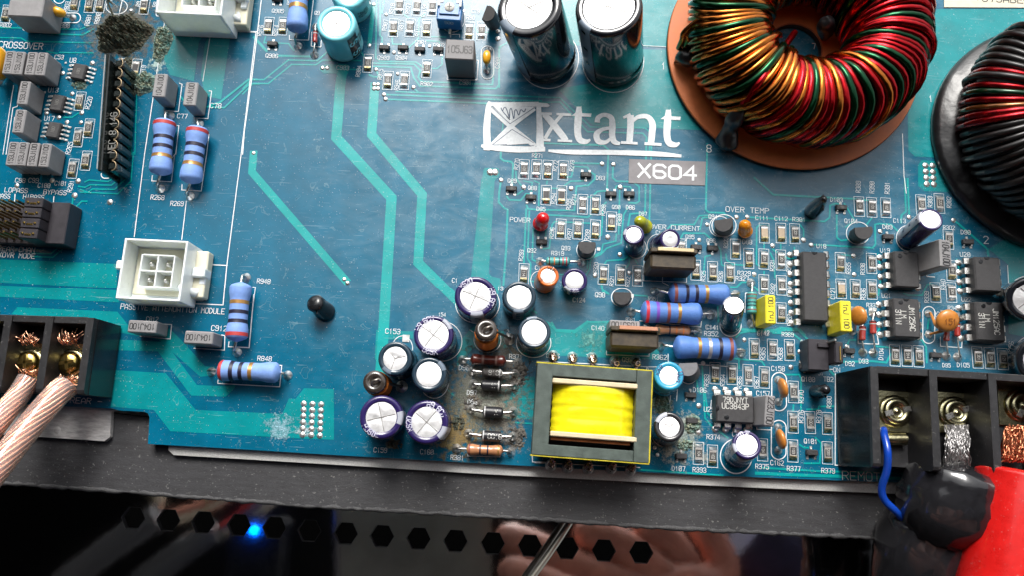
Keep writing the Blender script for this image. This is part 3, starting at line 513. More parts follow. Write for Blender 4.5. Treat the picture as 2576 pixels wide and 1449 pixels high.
vstroke([(605,965),(600,1020),(610,1200),(612,1350),(620,1420)], [40,46,60,72,66], .0157)
vstroke([(150,1020),(335,1185),(570,1375)], [46,46,46], .0159); vstroke([(560,1015),(345,1180),(150,1375)], [46,46,46], .0161)
logo_poly([(165,990),(575,1003),(335,1165)], .0163); logo_poly([(350,1210),(560,1345),(165,1370)], .0165)
lm = mat('logo_gap_blue', (.03, .07, .14), .4)
SZ[0] += 1
for pts in ([(245,1010),(262,1045),(330,1125),(300,1095)], [(262,1040),(275,1010),(295,1020),(325,1110)],[(325,1110),(330,1030),(345,1025),(365,1115),(375,1040),(392,1035),(412,1080),(432,1030),(462,1050),(478,1020)]):
    vstroke(pts, [9]*len(pts), .0168, m=lm, name='logo_scribble')
for pts in ([(165,1012),(330,1163),(560,1010)], [(165,1360),(350,1215),(550,1340)], [(175,1362),(300,1358)], [(485,1370),(555,1368)]): 
    line('C', pts, 6).data.materials[0] = lm
# x t a n t
vstroke([(650,1070),(740,1170),(820,1270),(860,1320)], [52,62,62,50], .0170); vstroke([(820,1075),(740,1170),(660,1300)], [30,34,34], .0172)
for p_ in ([(605,1052),(725,1058),(722,1082),(603,1078)], [(765,1060),(880,1064),(878,1086),(765,1082)], [(590,1298),(712,1304),(708,1328),(588,1322)], [(780,1308),(915,1314),(912,1336),(778,1330)]): logo_poly(p_, .0174)
def tee(dx, dy, z):
    vstroke([(975+dx,1000+dy),(972+dx,1100+dy),(965+dx,1230+dy),(985+dx,1310+dy),(1045+dx,1330+dy),(1085+dx,1310+dy)], [36,66,64,60,44,16], z)
    logo_poly([(1000+dx,992+dy),(940+dx,1062+dy),(905+dx,1088+dy),(1090+dx,1098+dy),(1096+dx,1066+dy),(1008+dx,1062+dy)], z+.0002)
tee(0, 0, .0176); tee(840, 30, .0180)
logo_poly([(820,1060),(905,1066),(905,1090),(820,1086)], .0175)
vstroke([(1150,1150),(1160,1105),(1215,1078),(1280,1105),(1292,1180),(1290,1270),(1310,1330),(1365,1350)], [50,46,38,50,60,58,52,26], .0184)
vstroke([(1285,1200),(1200,1215),(1145,1260),(1160,1325),(1230,1335),(1285,1290)], [30,36,56,54,36,26], .0186)
vstroke([(1395,1105),(1440,1085),(1465,1075)], [22,28,34], .0188); vstroke([(1462,1080),(1462,1200),(1452,1335)], [64,62,60], .0190)
vstroke([(1475,1150),(1530,1100),(1620,1095),(1668,1160),(1665,1250),(1655,1345)], [24,38,46,60,62,60], .0192)
for p_ in ([(1375,1325),(1530,1335),(1530,1358),(1372,1350)], [(1595,1335),(1755,1345),(1752,1370),(1592,1362)]): logo_poly(p_, .0194)
vstroke([(690,1415),(900,1428),(1300,1432),(1700,1445),(1940,1465)], [22,44,46,46,26], .0196)
plate = thing('model_plate', 'grey rectangular printed plate reading X604 below the large white wordmark', 'label')
GP = mat('grey_label_print', (.20, .19, .20), .5, var=.15, vs=3, bump=.2, bs=30)
q = poly_at('F', [(1450,165),(2172,190),(2162,413),(1445,390)]); mb = MB(); mb.prism(q, .004, .018); mb.build('label_sheet', GP, plate)
p = at('F', 1808, 285); lettering('label_lettering', 'X604', sz('F', 128, 1808, 285), SILK, plate, (p.x, p.y, .019), R(-.5), sz('F', 22, 1808, 285), 1.25)
st = thing('paper_sticker', 'cream paper sticker with a printed serial number at the top right corner of the board', 'sticker')
q = poly_at('D', [(2000,-120),(2035,-60),(2035,48),(2750,52),(2750,-120)]); mb = MB(); mb.prism(q, .01, .025); mb.build('sticker_sheet', mat('cream_paper', (.62, .56, .44), .7, var=.08), st)
p = at('D', 2450, -5); lettering('sticker_lettering', '*073ABE00', sz('D', 48, 2400, 0), INK, st, (p.x, p.y, .026), 0, None, 1.1)
# ================================================================ component builders
def copy_tree(o, parent=None):
    c = o.copy(); C.objects.link(c)
    if parent: c.parent = parent
    for ch in list(o.children): copy_tree(ch, c)
    return c
# ---- chip resistors
def chip_meshes(bm_, fm):
    L_, Wd, H_ = .30, .165, .06
    out = {}
    mb = MB(); mb.box((0, 0, H_/2+.012), (Wd, L_, H_), .006); out['ceramic_body'] = (mb, bm_)
    if fm: mb = MB(); mb.box((0, 0, H_+.014), (Wd*.86, L_*.60, .008), .003); out['resistive_film'] = (mb, fm)
    r = {}
    for k, (mb, m) in out.items():
        me = bpy.data.meshes.new(k); me.from_pydata(mb.v, [], mb.f); me.materials.append(m); r[k] = me
    for nm, m in (('a', SOLDER), ('b', OLDS)):
        mb = MB(); z = H_+.014
        vs = [(-Wd/2-.004, .150, 0), (Wd/2+.004, .150, 0), (Wd/2+.004, .150, z+.001), (-Wd/2-.004, .150, z+.001), (-Wd/2-.004, .112, z+.001), (Wd/2+.004, .112, z+.001), (-Wd/2-.012, .222, .004), (Wd/2+.012, .222, .004),
              (-.03, .19, .045), (.03, .19, .045), (-Wd/2-.004, .112, z-.01), (Wd/2+.004, .112, z-.01)]
        mb.add(vs, [(3, 4, 5, 2)[::-1], (4, 10, 11, 5), (3, 2, 9, 8), (8, 9, 7, 6), (3, 8, 6), (2, 7, 9), (3, 6, 0), (2, 1, 7)], False)
        me = bpy.data.meshes.new('end_terminal'); me.from_pydata(mb.v, [], mb.f); me.materials.append(m); me.materials.append(CER); me.polygons.foreach_set('use_smooth', [False, False, True, True, True, True, False, False])
        r['t'+nm] = me
    return r
CHR = chip_meshes(CER, FILM); CHC = chip_meshes(TAN, None); CODE = {}
def chip(v, x, y, des, code, tan=False, rz=0, red=False, silk=True):
    p = at(v, x, y); nm = 'chip_capacitor' if tan else 'chip_resistor'
    lab = ('tan surface-mount capacitor beside the printed %s' % des) if tan else ('surface-mount chip resistor%s beside the printed %s' % (' marked '+code if code else ' with illegible marking', des))
    t = thing(nm, lab, 'chip capacitor' if tan else 'chip resistor', p, R(rz+random.uniform(-1.5, 1.5)), 'surface-mount chip components soldered to the board')
    src = CHC if tan else CHR
    link('ceramic_body', src['ceramic_body'], t)
    if not tan: link('resistive_film', src['resistive_film'], t)
    link('end_terminal', src['ta'], t); e = link('end_terminal', src['tb' if random.random() < .7 else 'ta'], t); e.rotation_euler = (0, 0, math.pi)
    if code and not tan:
        if code not in CODE:
            o = lettering('value_marking', code, .068, MARK, t, (0, 0, .0785), R(-90), .0085, .78); CODE[code] = o.data
        else: o = link('value_marking', CODE[code], t, (0, 0, .0785)); o.rotation_euler = (0, 0, R(-90))
    if silk:
        SZ[0] += 1; mb = MB(); c, s_ = math.cos(R(rz)), math.sin(R(rz))
        q = [(p.x+a*c-b*s_, p.y+a*s_+b*c) for a, b in ((-.125, -.262), (.125, -.262), (.125, .262), (-.125, .262))]
        mb.ribbon(q, .0105, z=.0135+SZ[0]*.00002, closed=True); mb.build('printed_outline', SILK, board)
# ---- small three-leg transistors
def sot_leg():
    mb = MB(); mb.tube([(0, .05, .055), (0, .085, .055), (0, .105, .02), (0, .135, .012)], .018, 6); mb.box((0, .125, .012), (.06, .06, .02), .006); me = bpy.data.meshes.new('leg'); me.from_pydata(mb.v, [], mb.f); me.materials.append(SOLDER); return me
SLEG = sot_leg(); mb = MB(); mb.box((0, 0, .065), (.29, .14, .10), .018, .94); SBODY = bpy.data.meshes.new('body'); SBODY.from_pydata(mb.v, [], mb.f); SBODY.materials.append(ICM)
def sot(v, x, y, des, up, mark=None, corroded=False):
    p = at(v, x, y); t = thing('small_transistor', 'tiny black three-legged transistor %s the printed %s' % ('crusted with corrosion by' if corroded else 'beside', des), 'transistor', p, R(random.uniform(-1, 1)), 'tiny surface-mount transistors')
    b = link('body', SBODY, t)
    two = (-.095, .095)
    for xx in (two if up == 2 else (0,)): l = link('leg', SLEG, t, (xx, 0, 0))
    for xx in (two if up == 1 else (0,)): l = link('leg', SLEG, t, (xx, 0, 0)); l.rotation_euler = (0, 0, math.pi)
    if mark: lettering('value_marking', mark, .06, MARKG, t, (0, 0, .1165), math.pi if up == 2 else 0, .008)
# ---- electrolytic capacitors (leaning as the photograph shows)
SLV = dict(purple=mat('purple_sleeve', (.022, .014, .085), .22, coat=.4), teal=mat('dark_teal_sleeve', (.016, .035, .055), .22, coat=.4), cyan=mat('cyan_sleeve', (.15, .52, .60), .3, coat=.2),
    black=mat('black_sleeve', (.008, .009, .012), .14, coat=.6), blue=mat('sky_blue_sleeve', (.02, .27, .44), .25, coat=.3), orange=mat('orange_sleeve', (.55, .12, .015), .3, coat=.2), dark=mat('near_black_sleeve', (.018, .018, .022), .25, coat=.3))
STRG = mat('pale_grey_stripe', (.36, .38, .44), .35, coat=.2); STRD = mat('slate_stripe', (.13, .17, .22), .35, coat=.2); SLOT = mat('vent_groove', (.22, .21, .20), .5, .6)
RAD = {}
def cap(T, B, h, Ro, Ri, col, label, stripe=None, sd_=-90, txt=(), tcol=None, vent='X', tape=1.0, top2=None, va=20, swid=38):
    """T/B = (view, x, y) centre of the top / of the base; Ro, Ri = outer and bare-metal radius of the top in view pixels"""
    t0 = at(*T, h); b0 = at(*B, 0); ax = (t0-b0); hh = ax.length; r = sz(T[0], Ro, T[1], T[2], h); ri = sz(T[0], Ri, T[1], T[2], h); m = SLV[col]
    t = thing('electrolytic_capacitor', label, 'capacitor', b0); t.rotation_mode = 'QUATERNION'; t.rotation_quaternion = ax.to_track_quat('Z', 'Y')
    t['group'] = 'upright electrolytic capacitors'
    rb = r*tape; ed = min(.12, r*.25); zt = hh
    prof = [(rb*.5, .03), (rb*.93, .03), (rb, .08), (rb, .22), (rb*.965, .26), (rb*.965, .30), (rb*.995, .35), (r, zt-ed), (r*.985, zt-ed*.45), (r*.94, zt-ed*.1), (r*.88, zt), (ri*1.03, zt-.004), (ri, zt-.02)]
    RAD[t.name] = r
    mb = MB(); mb.lathe(prof, 44); mb.build('sleeve', m, t)
    mb = MB(); seg = 48; rings = []                          # pressed top: creased along the vent lines
    arms = {'X': [0, 90, 180, 270], 'K': [0, 60, 180, 125], 'Y': [0, 120, 240], None: []}[vent]
    vs = [(0, 0, zt-.03 if vent else zt-.012)]
    for rr in (.35, .7, 1.0):
        for k in range(seg):
            a = 360*k/seg; dd = min([abs((a-b+180) % 360-180) for b in arms] or [90]); bulge = .009*math.sin(R(min(dd, 45)*2)) if rr < 1 else 0
            vs.append((ri*rr*math.cos(R(a)), ri*rr*math.sin(R(a)), zt-.024+bulge+(0 if vent else .01)))
    fs = [(0, 1+k, 1+(k+1) % seg) for k in range(seg)]
    for i in range(2):
        for k in range(seg): a_, b_ = 1+i*seg+k, 1+i*seg+(k+1) % seg; fs.append((a_, a_+seg, b_+seg, b_))
    mb.add(vs, fs, True); top = mb.build('can_top', ALU, t); top.rotation_euler = (0, 0, R(va))
    for b in arms:
        mb = MB(); mb.box((ri*.47, 0, zt-.014), (ri*.92, ri*.035, .012)); g = mb.build('vent_groove', SLOT, top); g.rotation_euler = (0, 0, R(b))
    if stripe:
        a0 = R(sd_-swid/2); a1 = R(sd_+swid/2); mb = MB(); o = .006
        mb.lathe([(rb+o, .10), (rb+o, .22), (rb*.965+o, .26), (rb*.965+o, .30), (rb*.995+o, .35), (r+o, zt-ed), (r*.985+o, zt-ed*.45), (r*.94+o, zt-ed*.1+o), (r*.88, zt+o), (ri*1.06, zt)], 8, a0, a1)
        s_ = mb.build('polarity_stripe', STRG if stripe == 1 else STRD, t)
        mb = MB(); rr = r+o+.003
        for z_ in [z for z in (hh*.35, hh*.62, hh-ed*1.6) if z < hh-ed]:
            w_ = R(swid*.18); mb.lathe([(rr, z_-.05), (rr, z_+.05)], 4, R(sd_)-w_, R(sd_)+w_)
        mb.build('minus_mark', m if stripe == 1 else SLV['black'], t)
    for tx in txt:                                           # (text, angle, where, size, colour) on ring ('r') or side ('s')
        s, ang, where, hs, tm = tx
        if where == 'r':
            def fn(q, dz, ang=ang):
                rm_ = (r*.92+ri)/2+.0; rad = rm_+q.y; a = R(ang)-q.x/rm_*1.0
                zz = zt+.004 if rad < r*.88 else zt+.004-(rad-r*.88)*.5
                return (rad*math.cos(a), rad*math.sin(a), zz+dz)
        else:
            def fn(q, dz, ang=ang):
                a = R(ang)+q.x/(r+.006); return ((r+.007+dz)*math.cos(a), (r+.007+dz)*math.sin(a), q.y)
        lettering('sleeve_lettering', s, hs, tm or MARK, t, fn=fn, cy=(0 if where == 'r' else hh*.5 if len(tx) < 5 else hh*.5), thick=hs*.16)
    return t
def side_text(t, s, r, ang, z0, z1, m, hs, thick=None, vert=True):
    """writing that runs up the side of a can"""
    def fn(q, dz): a = R(ang)-q.y/r; return ((r+.008+dz)*math.cos(a), (r+.008+dz)*math.sin(a), (z0+z1)/2+q.x)
    def fh(q, dz): a = R(ang)+q.x/r; return ((r+.008+dz)*math.cos(a), (r+.008+dz)*math.sin(a), (z0+z1)/2+q.y)
    return lettering('sleeve_lettering', s, hs, m, t, fn=fn if vert else fh, thick=thick or hs*.14)
# ---- axial parts
def axial(v, x0, y0, x1, y1, wd, name, label, cat, body, bands, pads, bone=.0, z=None, group=None, ends=None, bandw=.05, coat=None):
    a = at(v, x0, y0, 0); b = at(v, x1, y1, 0); r = sz(v, wd, x0, y0, .2)/2; z = z if z is not None else r+.03
    a = at(v, x0, y0, z); b = at(v, x1, y1, z); c = (a+b)/2; d = b-a; L_ = d.length; ang = math.atan2(d.y, d.x)
    t = thing(name, label, cat, (c.x, c.y, 0), ang, group)
    def prof_r(s):                                           # s 0..1 along
        e = min(s, 1-s); cap_ = min(1, math.sin(min(1, e/.09)*math.pi/2)*1.0+.0) if e < .09 else 1
        w_ = 1-bone*(0 if e < .2 else min(1, (e-.2)/.12)); return r*max(.18, cap_)*w_
    def rot(mb): mb.M = Matrix.Translation((0, 0, z)) @ Matrix.Rotation(math.pi/2, 4, 'Y')
    mb = MB(); rot(mb); ss = [0, .01, .03, .06, .09]+[.12+.04*i for i in range(20)]+[.91, .94, .97, .99, 1]
    mb.lathe([(prof_r(s)*(.5 if s in (0, 1) else 1), (s-.5)*L_) for s in ss], 22); mb.build('body', body, t)
    for s, m in bands:
        mb = MB(); rot(mb); w_ = bandw/2
        mb.lathe([(prof_r(s+k*w_)+.004, (s+k*w_-.5)*L_) for k in (-1, -.3, .3, 1)], 22); mb.build('colour_band', m, t)
    M_ = Matrix.Rotation(-ang, 3, 'Z'); cc = Vector((c.x, c.y, 0))
    for sgn, pd in ((-1, pads[0]), (1, pads[1])):
        if pd is None: continue
        q = at(pd[0], pd[1], pd[2], 0); lp_ = M_ @ (q-cc); e = Vector((sgn*L_*.49, 0, z)); lw = pd[3] if len(pd) > 3 else .032
        k = Vector((lp_.x*.8+e.x*.2, lp_.y*.5, z*.92)); mid2 = Vector((lp_.x, lp_.y, z*.55))
        pts = [e, e.lerp(k, .5), k, Vector((lp_.x*.95+e.x*.05, lp_.y*.85, z*.8)), mid2, Vector((lp_.x, lp_.y, .0))]
        mb = MB(); mb.tube(pts, lw, 8); mb.build('lead', TIN, t)
        mb = MB(); mb.lathe([(.115, 0), (.108, .02), (.075, .05), (.045, .10), (.02, .13)], 18); o = mb.build('solder_joint', SOLDER, t); o.location = (lp_.x, lp_.y, .006)
    return t
BB = mat('pale_blue_resistor_paint', (.18, .31, .66), .62, var=.07, vs=9, bump=.35, bs=30)
BB2 = mat('deep_blue_resistor_paint', (.075, .18, .48), .55, var=.07, vs=9, bump=.35, bs=30)
bRED = mat('band_red', (.42, .04, .04), .5); bBLK = mat('band_black', (.012, .01, .03), .5); bGLD = mat('band_gold', (.40, .22, .07), .35, .5); bBRN = mat('band_brown', (.22, .06, .05), .5)
bVIO = mat('band_violet', (.16, .06, .40), .5); bSIL = mat('band_silver', (.5, .5, .52), .35, .6); bORG = mat('band_orange', (.62, .17, .03), .5); bCRM = mat('band_crimson', (.45, .015, .04), .5)
TEALR = mat('teal_resistor_paint', (.06, .30, .28), .4, coat=.3); BRNR = mat('tan_resistor_paint', (.42, .19, .09), .3, coat=.5, var=.1)
# ---- block capacitors
def block(v, x, y, h, wpx, lpx, name, label, m, text, trz, tilt=(0, 0), th=None, rz=0, cat='capacitor', tm=None, group='grey block film capacitors', wx=.8, bev=.025, zt=0):
    p = at(v, x, y, h); w_ = sz(v, wpx, x, y, h); l_ = sz(v, lpx, x, y, h)
    t = thing(name, label, cat, (p.x, p.y, .0), R(rz), group)
    if tilt != (0, 0):
        ax = Vector((tilt[0], tilt[1], 1)).normalized(); q = Vector((p.x, p.y, h))-ax*h/ax.z*1.0; t.location = (q.x, q.y, 0)
        t.rotation_mode = 'QUATERNION'; t.rotation_quaternion = ax.to_track_quat('Z', 'Y') @ Matrix.Rotation(R(rz)-math.pi*0, 3, 'Z').to_quaternion()
        t.rotation_quaternion = Vector((0, 0, 1)).rotation_difference(ax) @ Matrix.Rotation(R(rz), 3, 'Z').to_quaternion()
    mb = MB(); mb.box((0, 0, h/2+.02), (w_, l_, h-.04), bev); mb.build('casing', m, t)
    mb = MB()
    for s_ in (-1, 1):
        for q in ((s_*w_*.3, 0) if w_ > l_ else (0, s_*l_*.3),): mb.tube([(q[0], q[1], .04), (q[0], q[1], -.02)], .03, 6)
    mb.build('lead_pair', TIN, t)
    if text:
        hh = th or w_*.5; wx = min(wx, .86*max(w_, l_)/(5.4*hh/6*len(text)-.23*hh)); lettering('marking', text, hh, tm or INK, t, (0, 0, h+.0025), R(trz), hh*.15, wx)
    return t
def lead_wire(mb, a, b, r=.03): mb.tube([a, (Vector(a)+Vector(b))/2, b], r, 6)
def disc_cap(v, x, y, h, rx, ry, ang, label, m, pads, text=None, thick=.16, z=.55, lean=(0, 0), name='disc_capacitor'):
    p = at(v, x, y, z); t = thing(name, label, 'capacitor', (p.x, p.y, 0), R(ang), 'small coated ceramic capacitors')
    mb = MB(); M0 = Matrix.Translation((0, 0, z)) @ Matrix.Rotation(R(lean[0]), 4, 'X') @ Matrix.Rotation(R(lean[1]), 4, 'Y')
    mb.M = M0 @ Matrix.Rotation(math.pi/2, 4, 'X')
    n = 14; mb.lathe([(rx*math.sin(math.pi*k/n)**.8 if 0 < k < n else .001, -thick*math.cos(math.pi*k/n)) for k in range(n+1)], 26, sy=ry/rx)
    mb.build('coated_body', m, t); M_ = Matrix.Rotation(-R(ang), 3, 'Z')
    for i, pd in enumerate(pads):
        q = M_ @ (at(pd[0], pd[1], pd[2], 0)-Vector((p.x, p.y, 0))); sgn = -1 if i == 0 else 1
        mb = MB(); st_ = M0 @ Vector((sgn*rx*.55, 0, -ry*.7)); mb.tube([st_, st_.lerp(q, .3)+Vector((q.x*.2, 0, .0)), Vector((q.x, q.y, .12)), Vector((q.x, q.y, 0))], [.055, .045, .028, .025], 8); mb.build('lead', m if pd[0] == 'K' and len(pd) > 3 else TIN, t)
        mb = MB(); mb.lathe([(.10, 0), (.09, .02), (.06, .05), (.03, .08)], 16); o = mb.build('solder_joint', SOLDER, t); o.location = (q.x, q.y, .006)
    if text: o = lettering('marking', text, ry*.5, mat('brown_ink', (.16, .05, .02), .5), t); o.matrix_local = M0 @ Matrix.Translation((0, -thick-.004, 0)) @ Matrix.Rotation(math.pi/2, 4, 'X')
    return t
def to92(v, x, y, h, wpx, label, rz=0, base=None, m=ICM):
    p = at(v, x, y, h); r = sz(v, wpx, x, y, h)/2; b = at(*base, 0) if base else Vector((p.x, p.y, 0))
    lift = .12; b.z = lift; ax = Vector((p.x, p.y, h))-b
    t = thing('plastic_transistor', label, 'transistor', (b.x, b.y, 0), 0, 'half-round plastic transistors')
    Q = Vector((0, 0, 1)).rotation_difference(ax.normalized()).to_matrix().to_4x4(); M0 = Matrix.Translation((0, 0, lift)) @ Q @ Matrix.Rotation(R(rz), 4, 'Z')
    poly = [(r*math.cos(R(a)), r*math.sin(R(a))) for a in range(-205, 26, 10)]
    mb = MB(); mb.M = M0; hh = ax.length; c = .03
    n = len(poly); vs = [(q[0], q[1], 0) for q in poly]+[(q[0], q[1], hh-c) for q in poly]+[(q[0]*.95, q[1]*.95, hh) for q in poly]
    fs = [(i, (i+1) % n, n+(i+1) % n, n+i) for i in range(n)]+[(n+i, n+(i+1) % n, 2*n+(i+1) % n, 2*n+i) for i in range(n)]+[tuple(range(2*n, 3*n))]
    mb.add(vs, fs); mb.build('body', m, t)
    for k in (-1, 0, 1):
        mb = MB(); st_ = M0 @ Vector((k*r*.5, 0, .02)); mb.tube([st_, (k*r*.62, 0, .06), (k*r*.62, 0, -.02)], .028, 6); mb.build('leg', TIN, t)
    return t
def dip(v, x, y, h, wpx, lpx, n, pitch, label, horiz=False, sides=(-1, 1), y0=None, text=(), name='integrated_circuit', dimple=None, notch=True):
    p = at(v, x, y, h); w_ = sz(v, wpx, x, y, h); l_ = sz(v, lpx, x, y, h); t = thing(name, label, 'microchip', (p.x, p.y, 0), R(90 if horiz else 0), 'black dual-row microchips')
    if horiz: w_, l_ = sz(v, lpx, x, y, h), sz(v, wpx, x, y, h)
    mb = MB(); mb.box((0, 0, h/2+.03), (w_, l_, h-.06), .035, .965); mb.build('chip_body', ICM, t)
    if notch: mb = MB(); mb.lathe([(.001, .004), (.06, .004), (.075, -.0)], 16, math.pi, 2*math.pi); o = mb.build('end_notch', BLKG, t); o.location = (0, l_*.48, h)
    if dimple: mb = MB(); mb.lathe([(.001, .002), (.05, .003), (.06, 0)], 16); o = mb.build('pin_one_dimple', BLKG, t); o.location = (dimple[0]*w_, dimple[1]*l_, h+.001)
    me = None
    for s_ in (-1, 1):
        for k in range(n):
            yy = ((n-1)/2-k)*pitch
            if me is None:
                mb = MB(); zc = h*.5
                def strip(prof, wd0, wd1=None):
                    vs = []
                    for i, (xx, zz, ww) in enumerate(prof): vs += [(xx, -ww/2, zz), (xx, ww/2, zz)]
                    mb.add(vs, [(2*i, 2*i+2, 2*i+3, 2*i+1) for i in range(len(prof)-1)], True)
                pr = [(0, zc+.012, .15), (.09, zc+.012, .15), (.125, zc-.0, .15), (.14, zc-.04, .15), (.145, zc*.55, .14), (.145, zc*.5, .07), (.145, -.02, .06)]
                strip(pr, 0); strip([(a-.02 if i > 1 else a, b-.025 if i < 3 else b, c) for i, (a, b, c) in enumerate(pr)], 0)
                me = bpy.data.meshes.new('pin'); me.from_pydata(mb.v, [], mb.f); me.polygons.foreach_set('use_smooth', mb.sm); me.materials.append(TIN)
            o = link('pin', me, t, (s_*w_*.49, yy, 0)); o.rotation_euler = (0, 0, 0 if s_ > 0 else math.pi)
            o2 = link('solder_joint', DOTME, t, (s_*(w_*.49+.145), yy, .006))
    for (s, xx, yy, hs, rz) in text: lettering('marking', s, hs, MARK if hs > .1 else MARKG, t, (xx*w_, yy*l_, h+.003), R(rz), hs*.12, .8)
    return t
DOTME = dome(.085, .03)
def soic(v, x, y, wpx, lpx, label, rz, h=.16):
    p = at(v, x, y, h); w_ = sz(v, wpx, x, y, h); l_ = sz(v, lpx, x, y, h); t = thing('small_microchip', label, 'microchip', (p.x, p.y, 0), R(rz), 'flat eight-leg microchips')
    mb = MB(); mb.box((0, 0, .09), (w_, l_, .14), .03, .95); mb.build('chip_body', ICM, t)
    mb = MB(); mb.box((.05, 0, .07), (.10, .05, .02), .005); mb.box((.115, 0, .04), (.03, .05, .07), .006); mb.box((.155, 0, .015), (.09, .055, .02), .006)
    me = bpy.data.meshes.new('pin'); me.from_pydata(mb.v, [], mb.f); me.materials.append(SOLDER)
    for s_ in (-1, 1):
        for k in range(4): o = link('pin', me, t, (s_*w_*.46, (1.5-k)*l_*.26, 0)); o.rotation_euler = (0, 0, 0 if s_ > 0 else math.pi)
    lettering('marking', '081', .08, MARKG, t, (0, .0, .162), R(-90)); return t
def led(T, B, h, Ro, label, m):
    t0 = at(*T, h); b0 = at(*B, 0); b0.z = .12; ax = t0-b0; r = sz(T[0], Ro, T[1], T[2], h); hh = ax.length
    t = thing('indicator_led', label, 'LED', (b0.x, b0.y, 0)); Q = Vector((0, 0, 1)).rotation_difference(ax.normalized()).to_matrix().to_4x4(); M0 = Matrix.Translation((0, 0, .12)) @ Q
    mb = MB(); mb.M = M0; mb.lathe([(.001, 0), (r*1.13, 0), (r*1.15, .05), (r*1.13, .09), (r, .1), (r, hh*.62), (r*.93, hh*.78), (r*.72, hh*.91), (r*.4, hh*.98), (.001, hh)], 28); mb.build('lens', m, t)
    for k in (-1, 1):
        mb = MB(); mb.tube([M0 @ Vector((k*.1, 0, .02)), (k*.13, 0, .05), (k*.13, 0, -.02)], .028, 6); mb.build('leg', TIN, t)
    return t
# ================================================================ chips
for a in [('F',463,262,'R270','103'),('F',577,262,'R271','102'),('F',685,267,'R272','472'),('F',830,272,'R273','222'),('F',670,505,'R294',''),('F',815,508,'R295',''),('F',1013,590,'R274','103'),('F',1132,597,'R298','103'),
 ('F',1283,755,'R300','103'),('F',807,823,'R296','222'),('F',968,825,'R297','222'),('F',1132,832,'R299','103'),('F',460,1245,'R293','114'),('F',1207,1250,'R320','101'),('F',1370,1257,'R321','223'),('F',1530,1265,'R322','1501'),
 ('F',2075,1210,'R325','222'),('F',2235,1225,'R326','151'),('F',2395,1235,'R327','333'),('F',1942,1010,'Q95 and half hidden by a capacitor','222'),
 ('G',237,560,'R323',''),('G',345,635,'R329','101'),('G',717,435,'R301','221'),('G',467,640,'R331','201'),('G',605,648,'R333','201'),('G',467,850,'R332','101'),('G',610,857,'R334','103'),('G',607,1085,'R353','102'),
 ('G',1085,670,'R335','511'),('G',1338,675,'R338','102'),('G',1207,890,'R336','102'),('G',1340,890,'C127 side, right of R336','102'),('G',1238,215,'R389','101'),('G',1340,222,'R390','101'),('G',1453,225,'R391','102'),
 ('G',1738,200,'R383','220'),('G',1887,190,'R382','220'),('G',1960,480,'R302','101'),('G',1985,735,'C128, below the leaning grey block','181'),('G',1855,915,'R339','102'),('G',1983,915,'R340','304'),
 ('J',1607,565,'R365','226'),('J',1735,570,'R368','222'),('K',317,572,'R369','101'),('J',1330,735,'R363','222'),('J',1450,740,'R364','100'),('J',1562,750,'R366','222'),('J',1677,765,'R367','102'),
 ('K',343,867,'R370','472'),('K',340,1080,'R376','1001'),('K',460,1083,'R378','1001'),('K',583,1090,'R380','511'),('K',338,1283,'R377','103'),('K',583,1297,'R379','2001'),('K',125,1275,'R375','104'),
 ('J',1312,1320,'R374','102'),('J',1213,1300,'R393','104'),
 ('K',1058,610,'D104, leftmost of that trio','299'),('K',1143,612,'D104, middle of that trio','914'),('K',1225,617,'D95, nearest right of the trio','201'),
 ('K',1640,625,'D105','201'),('K',1728,630,'R356, second from it','201'),('K',1818,635,'R356','121'),
 ('B',235,245,'R916','102'),('B',370,245,'R914','120'),('B',1465,55,'R918','103'),('B',1630,60,'R927','585'),('B',1775,65,'R919','101'),('B',1410,260,'R907','103'),('B',1565,260,'R917','101'),('B',1720,265,'R910','101'),
 ('B',1170,595,'R904','100'),('B',1722,645,'R902','101'),('B',1357,755,'R915','100'),('B',1512,755,'R946','102'),('B',2120,290,'R90','101'),('B',2237,290,'C79','201'),
 ('A',710,20,'R803','103'),('A',850,35,'R801','102'),('A',950,35,'R800','472'),('A',1365,50,'R9','E'),('A',65,130,'R802','104'),('A',758,950,'R220','822'),('A',742,1290,'R265','105'),('E',690,135,'R291','105'),
 ('A',840,1205,'U17, tucked against the black strip','101'),('E',815,60,'C101, left of the strip end','102'),('A',1285,640,'R19','')]: chip(*a, rz=random.choice((0, 0, .6, -.6)))
for a in [('G',470,430,'C111'),('G',605,430,'C112'),('G',1092,885,'C127')]: chip(a[0], a[1], a[2], a[3], '', tan=True)
for a in [('F',343,450,'Q89',1,'1K'),('F',527,530,'Q88',1,'1K'),('F',1043,320,'D83',2,'XJ'),('F',1278,500,'Q90',2,'1K'),('F',1448,500,'D86',2,'5H'),('F',627,950,'Q92',2,'1K'),('F',2078,1000,'Q95',1),('F',2230,1010,'Q96',2),
 ('B',320,0,'Q905',1),('B',275,420,'Q906',1),('B',1325,455,'Q903',2),('B',1500,455,'Q904',1),('B',1657,470,'Q901',2),('B',1830,470,'Q902',1),('G',1088,228,'D103',1,'5H'),('G',1465,465,'D89',1),('G',2110,505,'D90',1),
 ('K',730,580,'D92',1),('K',1340,610,'D95',1),('K',420,690,'Q100',2),('K',468,1295,'Q101',1),('J',1155,890,'D106',1),('J',1165,1070,'C161, in the crusted area',1,None,True),('J',1090,1320,'D107',1,None,True)]: sot(*a)
